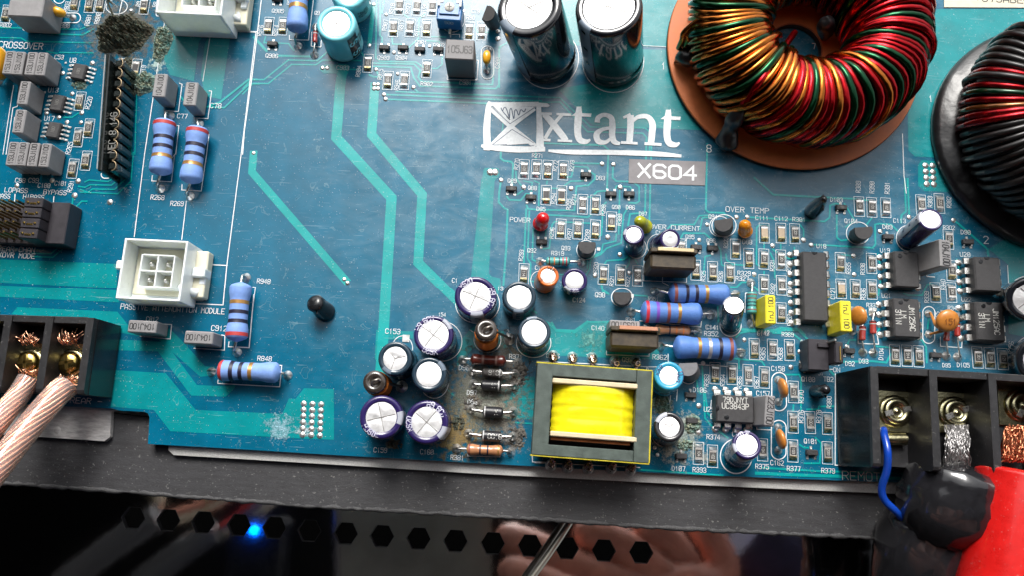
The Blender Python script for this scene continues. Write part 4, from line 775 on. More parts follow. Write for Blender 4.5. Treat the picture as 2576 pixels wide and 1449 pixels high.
# ================================================================ microchips
dip('G',886,862,.42,210,605,8,.254,'longest black microchip, standing beside printed U18 with a brown smudge','G'=='x',text=())
dip('G',1627,722,.42,210,312,4,.254,'plain black eight-pin microchip at printed U19, without lettering',dimple=(-.24,.35))
dip('G',2285,765,.42,220,305,4,.254,'plain black eight-pin microchip at printed U20 beside the right edge',dimple=(-.24,.35))
dip('K',1147,345,.42,195,290,4,.254,'black microchip lettered LM 311N at printed U21, between the yellow and orange capacitors',dimple=(-.2,.38),text=(('LM',-.12,.08,.13,-90),('311N',-.31,.02,.13,-90),('JM125AC',.18,.0,.13,-90)))
dip('K',1735,370,.42,210,290,4,.254,'black microchip lettered LM 311N at printed U22, nearest the right edge',dimple=(-.2,.38),text=(('LM',-.1,.08,.13,-90),('311N',-.29,.02,.13,-90),('JM125AC',.2,.0,.13,-90)))
dip('J',1475,988,.40,280,200,4,.254,'black microchip lettered UC3843P at printed U23, lying crosswise','h'=='h',text=(('UC3843P',.10,.0,.13,-90),('79DJNYT',.32,.0,.12,-90)),dimple=(-.3,.22))
soic('A',735,665,135,165,'small flat microchip at printed U8, with whitish corrosion at its foot',-7); soic('A',533,960,130,170,'small flat microchip at printed U13',-6); soic('A',497,1215,130,165,'small flat microchip at printed U17',-6)
# ================================================================ electrolytic capacitors
LM_ = mat('lavender_print', (.5, .5, .62), .4)
c1 = cap(('C',505,60),('C',680,545),2.3,312,222,'black','large glossy black can capacitor, left of the tall pair at the top',2,-38,va=60,vent='K',swid=36)
c2 = cap(('C',1258,55),('C',1300,575),2.3,318,240,'black','large glossy black can capacitor, right of the tall pair, nearest the copper-wound coil',2,-22,va=95,vent='K',swid=30)
GM = mat('worn_grey_print', (.15, .15, .16), .4)
for t_ in (c1, c2):
    for a_, s_, hs in ((-118, 'M2 85°C', .17), (-106, '2200 N21C', .13), (-128, '85° 2018', .10)): side_text(t_, s_, RAD[t_.name], a_, .4, 2.0, GM, hs)
    side_text(t_, 'VSP', RAD[t_.name], -78, .9, 1.9, GM, .46, .035)
cy = cap(('B',868,212),('B',950,425),1.15,188,128,'cyan','cyan can capacitor lettered 47uF 100V, front one of the pair',None,txt=(),vent='X',va=-4,top2=1)
cyb = cap(('B',985,-100),('B',1035,60),1.2,180,128,'cyan','cyan can capacitor half hidden behind the front cyan one',None,txt=(),vent='X',va=20)
for t_ in (cy, cyb):
    for a_, s_, hs in ((-62, '100V', .14), (-82, '47uF', .14), (-24, '10', .14), (-8, '47uF', .12)): side_text(t_, s_, RAD[t_.name], a_, .35, .95, INK, hs, None, True)
def cyl_patch(t, r, a0, a1, z0, z1, m, name):
    mb = MB(); mb.lathe([(r, z0), (r, z1)], 6, R(a0), R(a1)); return mb.build(name, m, t)
cyl_patch(cy, RAD[cy.name]+.005, -128, -92, .12, 1.06, BLKG, 'emblem_panel')
for z_ in (.3, .75):
    side_text(cy, 'S', RAD[cy.name]+.004, -110, z_-.1, z_+.1, SLV['cyan'], .24, .05, True)
def pcap(T, B, h, Ro, Ri, lab, sd, txt=(), **k): return cap(T, B, h, Ro, Ri, 'purple', lab, 1, sd, txt=txt, **k)
PT = (('MS20',118,'r',.12,LM_), ('H9',10,'r',.13,LM_), ('6CU',-32,'r',.12,LM_))
pcap(('I',1000,190),('I',1015,245),1.25,150,108,'purple can capacitor with a split metal top, above the ferrite choke',-92,PT,va=60)
pcap(('I',703,465),('I',738,515),1.25,142,107,'purple can capacitor beside printed C154, upper one of the left cluster',-102,PT,va=2)
pcap(('I',335,1045),('I',368,1052),1.25,155,108,'purple can capacitor at printed C159, lowest left of the cluster',-80,(('CSCH',150,'r',.12,LM_),('TOI',170,'r',.1,LM_)),va=25)
pcap(('I',655,1080),('I',688,1088),1.25,155,108,'purple can capacitor at printed C160, right beside C159',-100,PT,va=-18)
cap(('I',1308,195),('I',1305,248),1.1,120,87,'teal','dark teal can capacitor right of the split-top purple one',2,-95,va=10,vent=None)
cap(('I',1415,445),('I',1407,500),1.1,118,88,'teal','dark teal can capacitor above the yellow transformer corner',2,-85,va=30,vent=None)
cap(('I',432,630),('I',485,665),1.2,122,84,'teal','dark teal can capacitor with a scratched grey top at printed C153',2,-85,va=50,vent='Y')
cap(('I',672,742),('I',702,775),1.2,124,88,'teal','dark teal can capacitor between the purple ones and the scorched resistor',2,-75,va=50,vent=None)
cap(('F',690,1262),('F',650,1345),.95,103,70,'orange','small orange can capacitor beside the striped teal resistor',None,vent=None,txt=(('C2D1',-45,'r',.09,SLV['black']),('SI',100,'r',.08,SLV['black'])))
pcap(('F',937,1308),('F',935,1345),.7,122,85,'small purple can capacitor with a dull top at printed C124',-85,(('E3U',-45,'r',.09,LM_),),vent=None)
pcap(('F',1493,872),('F',1500,1000),1.05,98,70,'small purple and black can capacitor standing in front of the yellow-green lamp',-90,vent=None)
cap(('F',1838,915),('F',1725,980),1.2,98,72,'purple','small purple can capacitor leaning over behind the brown power transistor',None,vent=None)
pcap(('G',1822,315),('G',1635,480),1.35,97,76,'tall purple can capacitor leaning right at printed C113',-55,vent=None,swid=60)
cap(('J',1465,255),('J',1440,395),1.15,74,68,'black','slim black can capacitor with bare domed metal top at printed C141',1,-80,vent=None,swid=70)
pcap(('J',1557,1240),('J',1492,1310),1.3,102,73,'purple can capacitor inside a white ring at printed C161',-20,(('MOJE',-110,'r',.1,LM_),),vent=None)
cap(('J',1008,752),('J',968,805),1.0,105,66,'blue','bright sky-blue can capacitor at the upper right of the yellow transformer',None,vent=None,txt=(('0ZH',140,'r',.13,SLV['purple']),('M2E8',-60,'r',.09,SLV['purple'])))
cap(('J',1010,1112),('J',980,1155),1.1,106,70,'dark','black can capacitor with white-topped lid, right of the yellow transformer',1,-95,vent='Y',swid=60,va=45)
cap(('G',2640,965),('G',2560,975),1.6,185,130,'black','black can capacitor cut off by the right edge beside microchip U20',None)
cap(('K',2110,640),('K',2030,650),1.6,170,120,'black','black can capacitor at the right edge above the red cable',None)
# ================================================================ axial resistors and diodes
G1 = 'pale blue banded resistors'
def b4(a): return [(s, m) for s, m in a]
RBBG = b4([(.12,bRED),(.36,bBLK),(.52,bBLK),(.68,bGLD)])
axial('P',416,296,403,441,53,'banded_resistor','pale blue resistor at printed R268, left of the upright pair','resistor',BB,RBBG,[('P',429,291),('P',405,474)],.14,group=G1,z=.36,bandw=.06)
axial('P',499,314,478,462,53,'banded_resistor','pale blue resistor at printed R269, right of the upright pair','resistor',BB,RBBG,[('P',502,311),('P',479,493)],.14,group=G1,z=.36,bandw=.06)
axial('P',594,862,607,708,54,'banded_resistor','pale blue upright resistor at printed R948','resistor',BB,b4([(.12,bRED),(.33,bBLK),(.48,bBLK),(.64,bGLD)]),[('P',597,888),('P',620,697)],.14,group=G1,z=.36,bandw=.06)
axial('H',1880,655,2442,678,178,'banded_resistor','pale blue resistor lying crosswise at printed R848','resistor',BB,b4([(.09,bRED),(.26,bBLK),(.40,bBLK),(.55,bGLD)]),[('H',1838,670),('H',2500,700)],.14,group=G1,z=.36,bandw=.06)
axial('B',535,-330,497,308,190,'banded_resistor','pale blue resistor with a brown ring hanging in from the top edge','resistor',BB,b4([(.50,bRED),(.64,bGLD),(.30,bBLK)]),[None,('B',510,430)],.14,group=G1,z=.45,bandw=.06)
axial('J',997,168,1442,178,150,'banded_resistor','deep blue resistor just below the upper brown power transistor','resistor',BB2,b4([(.11,bBRN),(.29,bBLK),(.44,bBLK),(.60,bGLD)]),[('J',905,155),('J',1478,180)],.10,group=G1,z=.42,bandw=.05)
axial('J',800,300,1247,318,155,'banded_resistor','deep blue resistor with red and violet rings','resistor',BB2,b4([(.11,bCRM),(.27,bVIO),(.44,bBRN),(.61,bGLD)]),[('J',740,305),('J',1297,325)],.10,group=G1,z=.42,bandw=.05)
axial('J',1030,548,1487,568,160,'banded_resistor','deep blue resistor with a silver ring at printed R362','resistor',BB2,b4([(.40,bGLD),(.56,bSIL),(.72,bBLK),(.88,bBRN)]),[('J',945,545),('J',1515,590)],.10,group=G1,z=.42,bandw=.05)
axial('J',898,425,1162,438,72,'banded_resistor','small tan resistor with black and red rings at printed R352','resistor',BRNR,b4([(.14,bGLD),(.42,bBLK),(.60,bORG),(.78,bORG)]),[('J',848,418),('J',1210,447)],.18,bandw=.04,z=.2)
axial('F',662,1125,898,1128,82,'banded_resistor','small teal resistor with orange and crimson rings at printed R319','resistor',TEALR,b4([(.16,mat('band_dark_brown',(.05,.02,.02),.5)),(.36,bORG),(.55,bBLK),(.70,bCRM),(.84,bCRM)]),[('F',612,1128),('F',1003,1140)],.10,bandw=.045,z=.2)
axial('G',372,908,370,1098,80,'banded_resistor','small upright teal resistor left of the yellow block capacitor','resistor',TEALR,b4([(.16,bBRN),(.32,bBRN),(.48,bBLK),(.62,bBLK),(.80,bBRN)]),[('G',363,832),('G',367,1168)],.12,bandw=.04,z=.2)
axial('I',932,1270,1198,1282,78,'banded_resistor','tan resistor with two dark rings at printed R381','resistor',BRNR,b4([(.10,bBRN),(.38,bBLK),(.58,bBLK),(.86,bGLD)]),[('I',868,1265),('I',1250,1290)],.14,bandw=.04,z=.2)
BURN = mat('scorched_resistor', (.10, .018, .012), .3, coat=.3, var=.5, vs=12)
axial('I',962,635,1218,650,78,'banded_resistor','scorched dark red resistor on top of the burnt row','resistor',BURN,b4([(.36,mat('band_dirty_pink',(.22,.13,.11),.6)),(.72,mat('band_dirty_pink',(.22,.13,.11),.6))]),[('I',910,642),('I',1300,660)],.14,bandw=.06,z=.22)
DI = mat('diode_body', (.02, .02, .024), .32, var=.3, vs=20, bump=.2, bs=60); DIG = mat('dusty_diode_body', (.07, .065, .06), .6, var=.5, vs=16, bump=.6, bs=40)
for (x0, y0, x1, y1, w_, m, bnd, lab, pd, tx) in [(1045,728,1192,738,62,DIG,.86,'dusty grey diode just under the scorched resistor',((975,720),(1280,735)),'9100'),
    (1035,818,1185,826,72,DI,.86,'black diode lettered N1 above printed D97',((985,810),(1275,822)),'1N'),(1048,1005,1198,1015,78,DI,.12,'black diode with a silver band at printed D98',((968,988),(1268,1005)),'M'),(1038,1175,1188,1185,76,DI,.12,'black diode directly above the two-ring tan resistor',((950,1160),(1265,1180)),'0016')]:
    t = axial('I',x0,y0,x1,y1,w_,'diode',lab,'diode',m,[(bnd,mat('band_dull_silver',(.42,.42,.42),.4))],[('I',*pd[0],.045),('I',*pd[1],.045)],.0,bandw=.06,z=.2,group='black power diodes in the burnt row')
    r_ = sz('I',w_,x0,y0,.2)/2
    lettering('marking', tx, .12, MARK, t, fn=lambda q, dz, r_=r_: (q.x, r_*math.sin(q.y/r_)*1.0, .2+r_*math.cos(q.y/r_)+.004+dz), cx=.08)
GL = mat('red_glass', (.42, .04, .03), .12, coat=.8, trans=.25); bDK = mat('band_dark_tip', (.03, .012, .012), .3)
for a in [('B',675,280,668,400,46,(680,250),(665,515),'red glass diode beside the cyan capacitor'),('K',833,398,830,508,46,(838,350),(835,590),'red glass diode at printed D93, lower left of the pair'),('K',905,360,908,462,46,(905,310),(908,592),'red glass diode at printed D104, right of the pair'),
    ('K',1427,420,1424,512,42,(1430,390),(1422,615),'red glass diode half under the orange disc capacitor'),('K',1498,375,1502,480,42,(1495,345),(1502,622),'red glass diode at printed D105')]:
    v = a[0]; axial(v,a[1],a[2],a[3],a[4],a[5],'glass_diode',a[8],'diode',GL,b4([(.28,mat('band_dull_silver',(.42,.42,.42),.4)),(.12,bDK)]),[(v,*a[6],.022),(v,*a[7],.022)],.05,bandw=.07,z=.16,group='little red glass diodes')
# ================================================================ block film capacitors
def fcap(v, x, y, text, trz, label, w_=120, l_=242, h=.68, **k): return block(v, x, y, h, w_, l_, 'film_capacitor', label, k.pop('m', GREY), text, trz, **k)
for i, (x, y) in enumerate([(80,582),(172,588),(288,592),(386,596)]):
    fcap('A',x,y,'153J100',90,'grey block capacitor marked 153J100, number %s from the left in the upper row of four' % ('one','two','three','four')[i],95,238,th=.125)
fcap('A',220,868,'153J100',90,'single grey block capacitor marked 153J100 left of printed U13',100,238,th=.125); fcap('A',178,1135,'153J100',90,'single grey block capacitor marked 153J100 left of printed U17',105,238,th=.125)
for i, (x, y) in enumerate([(112,1440),(205,1443),(310,1450),(420,1455)]):
    fcap('A',x,y,'153J100',90,'grey block capacitor marked 153J100, number %s from the left in the lower row above C98' % ('one','two','three','four')[i],95,238,th=.125)
fcap('A',1503,797,'104J100',90,'grey block capacitor marked 104J100 at printed C77',122,238,th=.135); fcap('A',1792,877,'104J100',90,'grey block capacitor marked 104J100 at printed C78',122,238,th=.135)
fcap('H',1234,277,'104J100',180,'grey block capacitor marked 104J100 lying crosswise at printed C812',248,108,th=.135); fcap('H',1724,372,'104J100',180,'grey block capacitor marked 104J100 lying crosswise at printed C912',248,112,th=.135)
DGR = mat('dark_grey_capacitor', (.16, .155, .16), .5, var=.1, vs=6, bump=.15, bs=40)
fcap('B',2030,460,'105J63',0,'broad dark grey block capacitor marked 105J63 at printed C901',272,205,1.05,m=DGR,th=.19,wx=1.05)
fcap('A',245,40,'',0,'large grey block capacitor above printed C801 at the top left',330,240,.9)
fcap('J',695,395,'103J100',180,'grey block capacitor marked 103J100 behind the lower power transistor',214,66,.7,th=.13)
fcap('G',1955,590,'104J100',-91,'grey block capacitor marked 104J100 leaning at printed C128',113,232,1.0,th=.19,rz=-1,tilt=(.28,.02))
fcap('J',1722,1000,'223J100',-93,'grey block capacitor marked 223J100 at printed C157',72,215,.8,th=.15,rz=-4,tilt=(.12,.0))
fcap('G',525,1055,'1nJ 100',90,'yellow block capacitor marked 1nJ 100 at printed C142',84,238,.75,m=YEL,th=.12,tilt=(.05,0),group='yellow block capacitors')
fcap('K',718,332,'1nJ 100',-90,'yellow block capacitor marked 1nJ 100 beside the upright orange disc',80,222,.8,m=YEL,th=.12,tilt=(.05,.02),group='yellow block capacitors')
ORD = mat('orange_disc_coating', (.50, .19, .035), .35, coat=.3, var=.1, vs=12); YED = mat('amber_bead_coating', (.78, .38, .02), .25, coat=.5, var=.1, vs=12)
disc_cap('K',805,330,0,.24,.24,-80,'orange disc capacitor standing upright beside the yellow block at U21',ORD,[('K',760,290),('K',762,440)],thick=.11,z=.55,lean=(-20,0))
disc_cap('K',1432,365,0,.28,.28,4,'orange disc capacitor marked 151 lying back at printed C5',ORD,[('K',1295,315,1),('K',1298,462,1)],'151',.13,.5,(-70,0))
disc_cap('K',272,838,0,.24,.22,-78,'orange disc capacitor in the white oval at printed C158',ORD,[('K',238,782),('K',240,938)],thick=.09,z=.42)
disc_cap('K',258,1200,0,.24,.22,-78,'orange disc capacitor in the white oval at printed C162',ORD,[('K',238,1118),('K',238,1280)],thick=.09,z=.42)
disc_cap('A',545,108,0,.22,.16,-14,'amber bead capacitor in the white oval at printed C800',YED,[('A',512,160),('A',685,162)],thick=.12,z=.35)
disc_cap('B',2285,535,0,.20,.13,-88,'amber bead capacitor in the white oval at printed C900',YED,[('B',2300,470),('B',2285,660)],thick=.11,z=.32)
disc_cap('A',-8,590,0,.45,.35,-85,'amber bead capacitor cut off by the left edge',YED,[('A',-40,500),('A',-5,760)],thick=.17,z=.5)
# ================================================================ lamps, half-round and power transistors
led(('F',650,703),('F',612,790),.7,66,'red dome lamp beside the printed word POWER',mat('red_lens',(.62,.008,.01),.14,coat=.6,trans=.15,sss=.3))
led(('F',1535,735),('F',1600,815),.75,62,'yellow-green dome lamp leaning beside the printed words OVER CURRENT',mat('olive_lens',(.36,.38,.02),.2,coat=.4,trans=.1,sss=.3))
led(('G',314,345),('G',308,430),.65,52,'orange dome lamp under the printed words OVER TEMP',mat('orange_lens',(.66,.24,.01),.16,coat=.5,trans=.15,sss=.3))
to92('F',1055,975,.62,168,'half-round black transistor at printed Q93',180*0,('F',1042,1025)); to92('J',675,190,.6,130,'half-round black transistor at printed Q98',0,('J',672,212))
to92('G',142,345,.62,150,'half-round black transistor at printed Q94, left of the orange lamp',8,('G',135,395)); to92('G',1278,408,.62,145,'half-round black transistor leaning right at printed Q104',5,('G',1215,450))
to92('J',1140,690,.55,140,'half-round grey transistor at the foot of the silver-ringed blue resistor',2,('J',1148,735),mat('dusty_grey_epoxy',(.11,.11,.12),.6,var=.2,vs=10)); to92('B',2290,120,.9,150,'half-round black transistor tilted against the large left can capacitor',70,('B',2350,230))
def to220(v, x, y, wpx, lab, tabm, bodym, h=1.35, base=None, tabx=(0, 1)):
    p = at(v, x, y, h); w_ = sz(v, wpx, x, y, h); t = thing('power_transistor', lab, 'transistor', (p.x, p.y, 0), R(0))
    mb = MB(); mb.box((0, -.20, .15+(h-.15)/2), (w_*.98, .38, h-.15), .05); mb.build('body', bodym, t)
    mb = MB(); mb.box((.0, .045, .2+(h-.1)/2), (w_, .11, h-.1), .02); mb.build('backing', bodym, t)
    mb = MB(); mb.box((w_*tabx[0], .06, .35+h/2), (w_*tabx[1], .10, h-.42), .015); mb.build('metal_tab', tabm, t)
    for k in (-1, 0, 1): mb = MB(); mb.box((k*.2, -.1, .08), (.08, .05, .2)); mb.build('leg', TIN, t)
    return t
BRT = mat('dusty_brown_epoxy', (.05, .036, .02), .5, var=.45, vs=6, bump=.2)
to220('F',1868,1050,440,'brown power transistor with a brass-coloured tab edge, upper one',mat('brass_tab',(.62,.50,.30),.3,.7),BRT,1.1,tabx=(.03,.78))
to220('J',765,440,350,'brown power transistor with a copper-coloured tab edge beside printed C140',mat('copper_tab',(.50,.25,.16),.42,.6),BRT,1.1,tabx=(.06,.78))
# trimmer
p = at('B',1935,80,.55); t = thing('trimmer_potentiometer','square blue trimmer marked 500 with a white screw slot','trimmer',(p.x,p.y,0),R(-1))
TB_ = mat('trimmer_blue',(.01,.13,.36),.35,coat=.2,var=.1); w_ = sz('B',232,1935,80,.55)
mb = MB(); mb.box((0,0,.30),(w_,w_,.5),.03); mb.build('housing',TB_,t); mb = MB(); mb.box((0,w_*.1,.57),(w_*.82,w_*.74,.05),.02); mb.build('top_plate',TB_,t)
WH = mat('white_plastic',(.62,.61,.57),.4)
mb = MB(); mb.lathe([(.001,.03),(.12,.03),(.135,0)],24); o = mb.build('adjuster',WH,t); o.location = (0,w_*.05,.595); mb = MB(); mb.box((0,0,.032),(.03,.18,.01)); mb.build('screw_slot',BLK,o); mb = MB(); mb.box((0,0,.031),(.12,.03,.01)); mb.build('screw_slot',BLK,o)
for s_ in (-1,1): mb = MB(); mb.box((s_*.24,.2,.6),(.14,.1,.03),.01); mb.box((s_*.28,.12,.6),(.06,.14,.028),.01); mb.build('wiper_arm',WH,t)
o = lettering('marking','500',.11,MARK,t,(0,-w_/2-.003,.42),0); o.rotation_euler = (R(90),0,0); mb = MB(); mb.tube([(0,-w_*.35,.1),(0,-w_*.62,.05),(0,-w_*.62,0)],.05,8); mb.build('leg',TIN,t)
# chokes
def choke(T, B, h, Ro, lab, wire_to):
    t0 = at(*T, h); b0 = at(*B, 0); ax = (t0-b0).normalized(); hh = (t0-b0).length; r = sz(T[0], Ro, T[1], T[2], h)
    t = thing('ferrite_choke', lab, 'choke', b0); Q = Vector((0, 0, 1)).rotation_difference(ax).to_matrix().to_4x4(); FE = mat('ferrite_drum', (.035, .028, .024), .18, coat=.6, var=.2)
    mb = MB(); mb.M = Q; mb.lathe([(.001, .02), (r*.95, .02), (r, .06), (r, hh*.2), (r*.7, hh*.25), (r*.7, hh*.72), (r, hh*.76), (r, hh*.95), (r*.94, hh), (r*.45, hh), (r*.4, hh-.03), (.001, hh-.03)], 32); mb.build('drum', FE, t)
    mb = MB(); mb.M = Q; pts = []
    n = 15
    for k in range(n*20+1): a = 2*math.pi*k/20; pts.append((r*1.0*math.cos(a), r*1.0*math.sin(a), hh*(.24+.50*k/(n*20))))
    mb.tube(pts, hh*.5/n*.62, 6); mb.build('copper_winding', mat('orange_copper_wire', (.85, .24, .03), .35, .5), t)
    q = at(*wire_to, 0)-b0; mb = MB(); top = Q @ Vector((0, 0, hh+.03)); mb.tube([Q @ Vector((-.06, -.12, hh-.05)), Q @ Vector((-.03, .0, hh+.05)), Q @ Vector((.1, .05, hh+.1)), top.lerp(q, .45)+Vector((0, 0, .22)), top.lerp(q, .8)+Vector((0, 0, .2)), q+Vector((0, 0, .1)), q], .035, 8); mb.build('lead', mat('dull_lead', (.30, .27, .24), .3, .9), t)
    mb = MB(); mb.lathe([(.15, 0), (.14, .02), (.09, .05), (.05, .08)], 18); o = mb.build('solder_joint', SOLDER, t); o.location = (q.x, q.y, .006)
choke(('I',1075,425),('I',1082,520),1.15,80,'ferrite choke with orange winding above the red-brown scorched resistor',('I',1240,495)); choke(('I',285,795),('I',345,835),1.15,82,'ferrite choke with glossy dark top beside printed C159',('I',480,830))
# black stand-off pegs
for T, B, h, r0, r1, lab in [(('G',958,148),('G',858,255),1.5,32,62,'black leaning plastic peg beside printed D103'),(('P',788,760),('P',820,787),.6,21,25,'black plastic peg standing alone left of the capacitor cluster'),(('K',580,850),('K',500,865),1.0,34,46,'black plastic peg under printed TB2')]:
    t0 = at(*T, h); b0 = at(*B, 0); ax = t0-b0; t = thing('plastic_peg', lab, 'peg', b0); t.rotation_mode = 'QUATERNION'; t.rotation_quaternion = Vector((0, 0, 1)).rotation_difference(ax.normalized()); L_ = ax.length
    a = sz(T[0], r0, T[1], T[2], h); b = sz(B[0], r1, B[1], B[2], 0); mb = MB(); mb.lathe([(b, 0), (b*.95, L_*.3), (b*.8, L_*.6), (a*1.1, L_*.85), (a*.9, L_*.95), (a*.5, L_), (.001, L_*1.01)], 20); mb.build('peg_body', BLKG, t)
    mb = MB(); mb.box((b*.25, -b*.1, L_*.5), (.04, b*2, L_*.55), .01); mb.build('retaining_fin', BLKG, t)
# ================================================================ yellow transformer
h = 1.25; p = at('J',466,1012,h); t = thing('transformer','yellow-taped transformer with a grey-green ferrite frame','transformer',(p.x,p.y,0),R(-1.3))
w_ = sz('J',818,466,1012,h); l_ = sz('J',640,466,1012,h); FR = mat('grey_green_ferrite',(.062,.082,.072),.42,var=.25,vs=4,bump=.25,bs=40)
for nm, c, d in [('core_leg',(-w_*.43,0),(w_*.14,l_)),('core_leg',(w_*.435,0),(w_*.13,l_)),('core_yoke',(0,l_*.435),(w_*.735,l_*.13)),('core_yoke',(0,-l_*.44),(w_*.735,l_*.12))]:
    mb = MB(); mb.box((c[0],c[1],h-.40),(d[0],d[1],.8),.012); mb.build(nm,FR,t)
YT = mat('yellow_tape',(.76,.66,.01),.22,coat=.4,var=.12,vs=3,bump=.15,bs=8)
YTC = mat('dusty_yellow_tape',(.52,.45,.03),.4,var=.25,vs=4)
for c, d in [((0,l_/2+.018),(w_+.04,.03)),((0,-l_/2-.018),(w_+.04,.03)),((w_/2+.018,0),(.03,l_))]: mb = MB(); mb.box((c[0],c[1],h-.33),(d[0],d[1],.62),.008); mb.build('core_tape',YTC,t)
CR = mat('cream_bobbin',(.60,.50,.33),.45,var=.08)
fl = []
for (x0,y0,x1,y1) in [(185,805,788,805),(168,1172,782,1188)]:
    a = at('J',x0,y0+2,h); b = at('J',x1,y1+2,h); c = (a+b)/2-p; c = Matrix.Rotation(R(1.3),3,'Z') @ Vector((c.x,c.y,0)); fl.append(c); mb = MB(); mb.box((c.x,c.y,h-.42),((b-a).length,.115,.86),.02); mb.build('bobbin_flange',CR,t)
ya, yb = fl[0].y-.06, fl[1].y+.06; n = 26; wl = w_*.715; mb = MB(); vs = []; NX = 40
for i in range(n+1):
    y = yb+(ya-yb)*i/n; lap = .012*(noise.noise(Vector((0, y*6, 0)))) + .012*((i*3 % 7)/7)
    for j in range(NX+1):
        s_ = j/NX; x = (s_-.5)*wl*(1+.012*math.sin(i*1.3)); e = abs(s_-.5)*2; zz = h-.02-.34*e**3.2+lap+.02*noise.noise(Vector((x*1.5, y*5, 3))); vs.append((x+fl[0].x, y, zz))
mb.add(vs, [(i*(NX+1)+j, i*(NX+1)+j+1, (i+1)*(NX+1)+j+1, (i+1)*(NX+1)+j) for i in range(n) for j in range(NX)], True)
mb.box((fl[0].x, (ya+yb)/2, h-.75), (wl*.99, ya-yb, .8), .1, sm=False); mb.build('taped_winding', YT, t)
mb = MB(); mb.box((0, fl[1].y-.1, h-.25), (wl*.96, .08, .3), .01); mb.build('copper_foil_edge', mat('amber_varnish', (.22, .07, .02), .2, coat=.5, var=.4, vs=3), t)
mb = MB(); mb.box((0,0,.22),(w_*.9,l_*.95,.4),.02); mb.build('base_block',BLK,t)
PINM = mat('twisted_copper_pin',(.50,.36,.30),.25,1,var=.25,vs=10)
for row in ([(190,612),(325,622),(465,625),(625,650),(770,650)], [(172,1385),(292,1400),(435,1408),(598,1405),(735,1415)]):
    for x, y in row:
        q = at('J',x,y,0)-Vector((p.x,p.y,0)); q = Matrix.Rotation(R(1.3),3,'Z') @ q; sg = 1 if q.y > 0 else -1; st_ = Vector((q.x*.985, sg*(l_/2-.1), .3)); pn = []
        mb = MB(); e = Vector((q.x,q.y,.1)); mb.tube([st_,st_.lerp(e,.5),Vector((q.x,q.y,.32)),Vector((q.x,q.y,0))],[.06,.055,.05,.06],8)
        for k in range(29): a = k*.9; c = Vector((q.x,q.y,.02)).lerp(Vector((q.x*.99,q.y-sg*.12,.5)),k/28); pn.append(c+Vector((math.cos(a),math.sin(a),0))*(.085-.0012*k))
        mb.tube(pn,.035,6); mb.build('wrapped_pin',PINM,t); mb = MB(); mb.lathe([(.14,0),(.13,.04),(.09,.1),(.05,.16)],16); o = mb.build('solder_joint',SOLDER,t); o.location = (q.x,q.y,.006)
# ================================================================ wound coils
WRED = mat('red_enamel_wire',(.34,.005,.009),.2,.95,coat=.1,var=.2,vs=5); WGRN = mat('green_enamel_wire',(.002,.040,.014),.2,.9,coat=.15,var=.2,vs=5); WGLD = mat('amber_enamel_wire',(.40,.125,.020),.2,1,coat=.08,var=.2,vs=5)
def coil(cx, cy, zb, Rm, rm_, n, cols, skew=.12, rw=.088, seed=3, a0=0, drop=()):
    rnd = random.Random(seed); out = []
    for k in range(n):
        ph = 2*math.pi*k/n+rnd.uniform(-.006, .006); lay = rm_+rw*(1.0+rnd.choice((0, .0, .5, .9))); pts = []
        sk = skew*(1+.25*math.sin(k*.37)); m_ = 30
        for i in range(m_+1):
            ps = 2*math.pi*i/m_; rr = lay*(1+.05*math.sin(ps*2+k)*.3)
            ex = .85; cx_, sx_ = math.cos(ps), math.sin(ps)
            u = rr*math.copysign(abs(cx_)**ex, cx_); vz = rr*math.copysign(abs(sx_)**ex, sx_)
            inner = (1-cx_)/2; f = ph+sk*math.sin(ps-.4)*.6+sk*.6*cx_*.5
            u2 = u if u > 0 else u*(.97+.10*(k % 3 == 0)-.07*(k % 3 == 1))
            pts.append((cx+(Rm+u2)*math.cos(f), cy+(Rm+u2)*math.sin(f), zb+rm_*1.12+vz))
        out.append((pts, cols(k, math.degrees(2*math.pi*k/n) % 360)))
    return out
cc = at('D',1022,335,.12); t = thing('wound_coil','large ring coil wound with red, green and amber wire on an orange disc','coil',(cc.x,cc.y,0))
OD = mat('orange_fibre_disc',(.52,.135,.03),.5,var=.12,vs=2.5,bump=.15,bs=30); Rd = sz('D',846,1022,335,.12)
mb = MB(); mb.lathe([(.72,.10),(.72,.19),(Rd,.19),(Rd+.02,.15),(Rd,.10),(.72,.10)],96,sm=False); mb.build('base_disc',OD,t)
mb = MB(); mb.lathe([(Rd-.25,.015),(Rd-.05,.015),(Rd+.025,.05),(Rd-.01,.098)],96); mb.build('disc_rim',BLK,t)
mb = MB(); mb.lathe([(.70,.02),(.70,.17),(.74,.195)],48); mb.build('hole_rim',BLK,t)
def cols1(k, a):
    if 100 < a < 235: return (WGLD, WGLD, WGLD, WGRN)[k % 4]
    if 235 <= a < 262: return (WGLD, WRED, WGLD, WRED, WGRN)[k % 5]
    if 262 <= a < 320: return (WRED, WGRN, WRED, WGLD, WRED, WGRN)[k % 6]
    return (WRED, WRED, WGRN, WRED)[k % 4]
FER = mat('dark_core',(.015,.014,.014),.5)
def torus(R_, r_, z, nseg=64):
    mb = MB(); vs = []; m_ = 20
    for i in range(nseg):
        for j in range(m_): a, b = 2*math.pi*i/nseg, 2*math.pi*j/m_; vs.append(((R_+r_*math.cos(b))*math.cos(a), (R_+r_*math.cos(b))*math.sin(a), z+r_*math.sin(b)))
    mb.add(vs, [(i*m_+j, ((i+1) % nseg)*m_+j, ((i+1) % nseg)*m_+(j+1) % m_, i*m_+(j+1) % m_) for i in range(nseg) for j in range(m_)], True); return mb
RM1, rm1 = 2.02, .84
torus(RM1, rm1-.02, .2+rm1*1.12).build('core', FER, t)
for pts, m in coil(0, 0, .2, RM1, rm1, 84, cols1, .34): mb = MB(); mb.tube(pts, .098, 7, cap=False); mb.build('wire_turn', m, t)
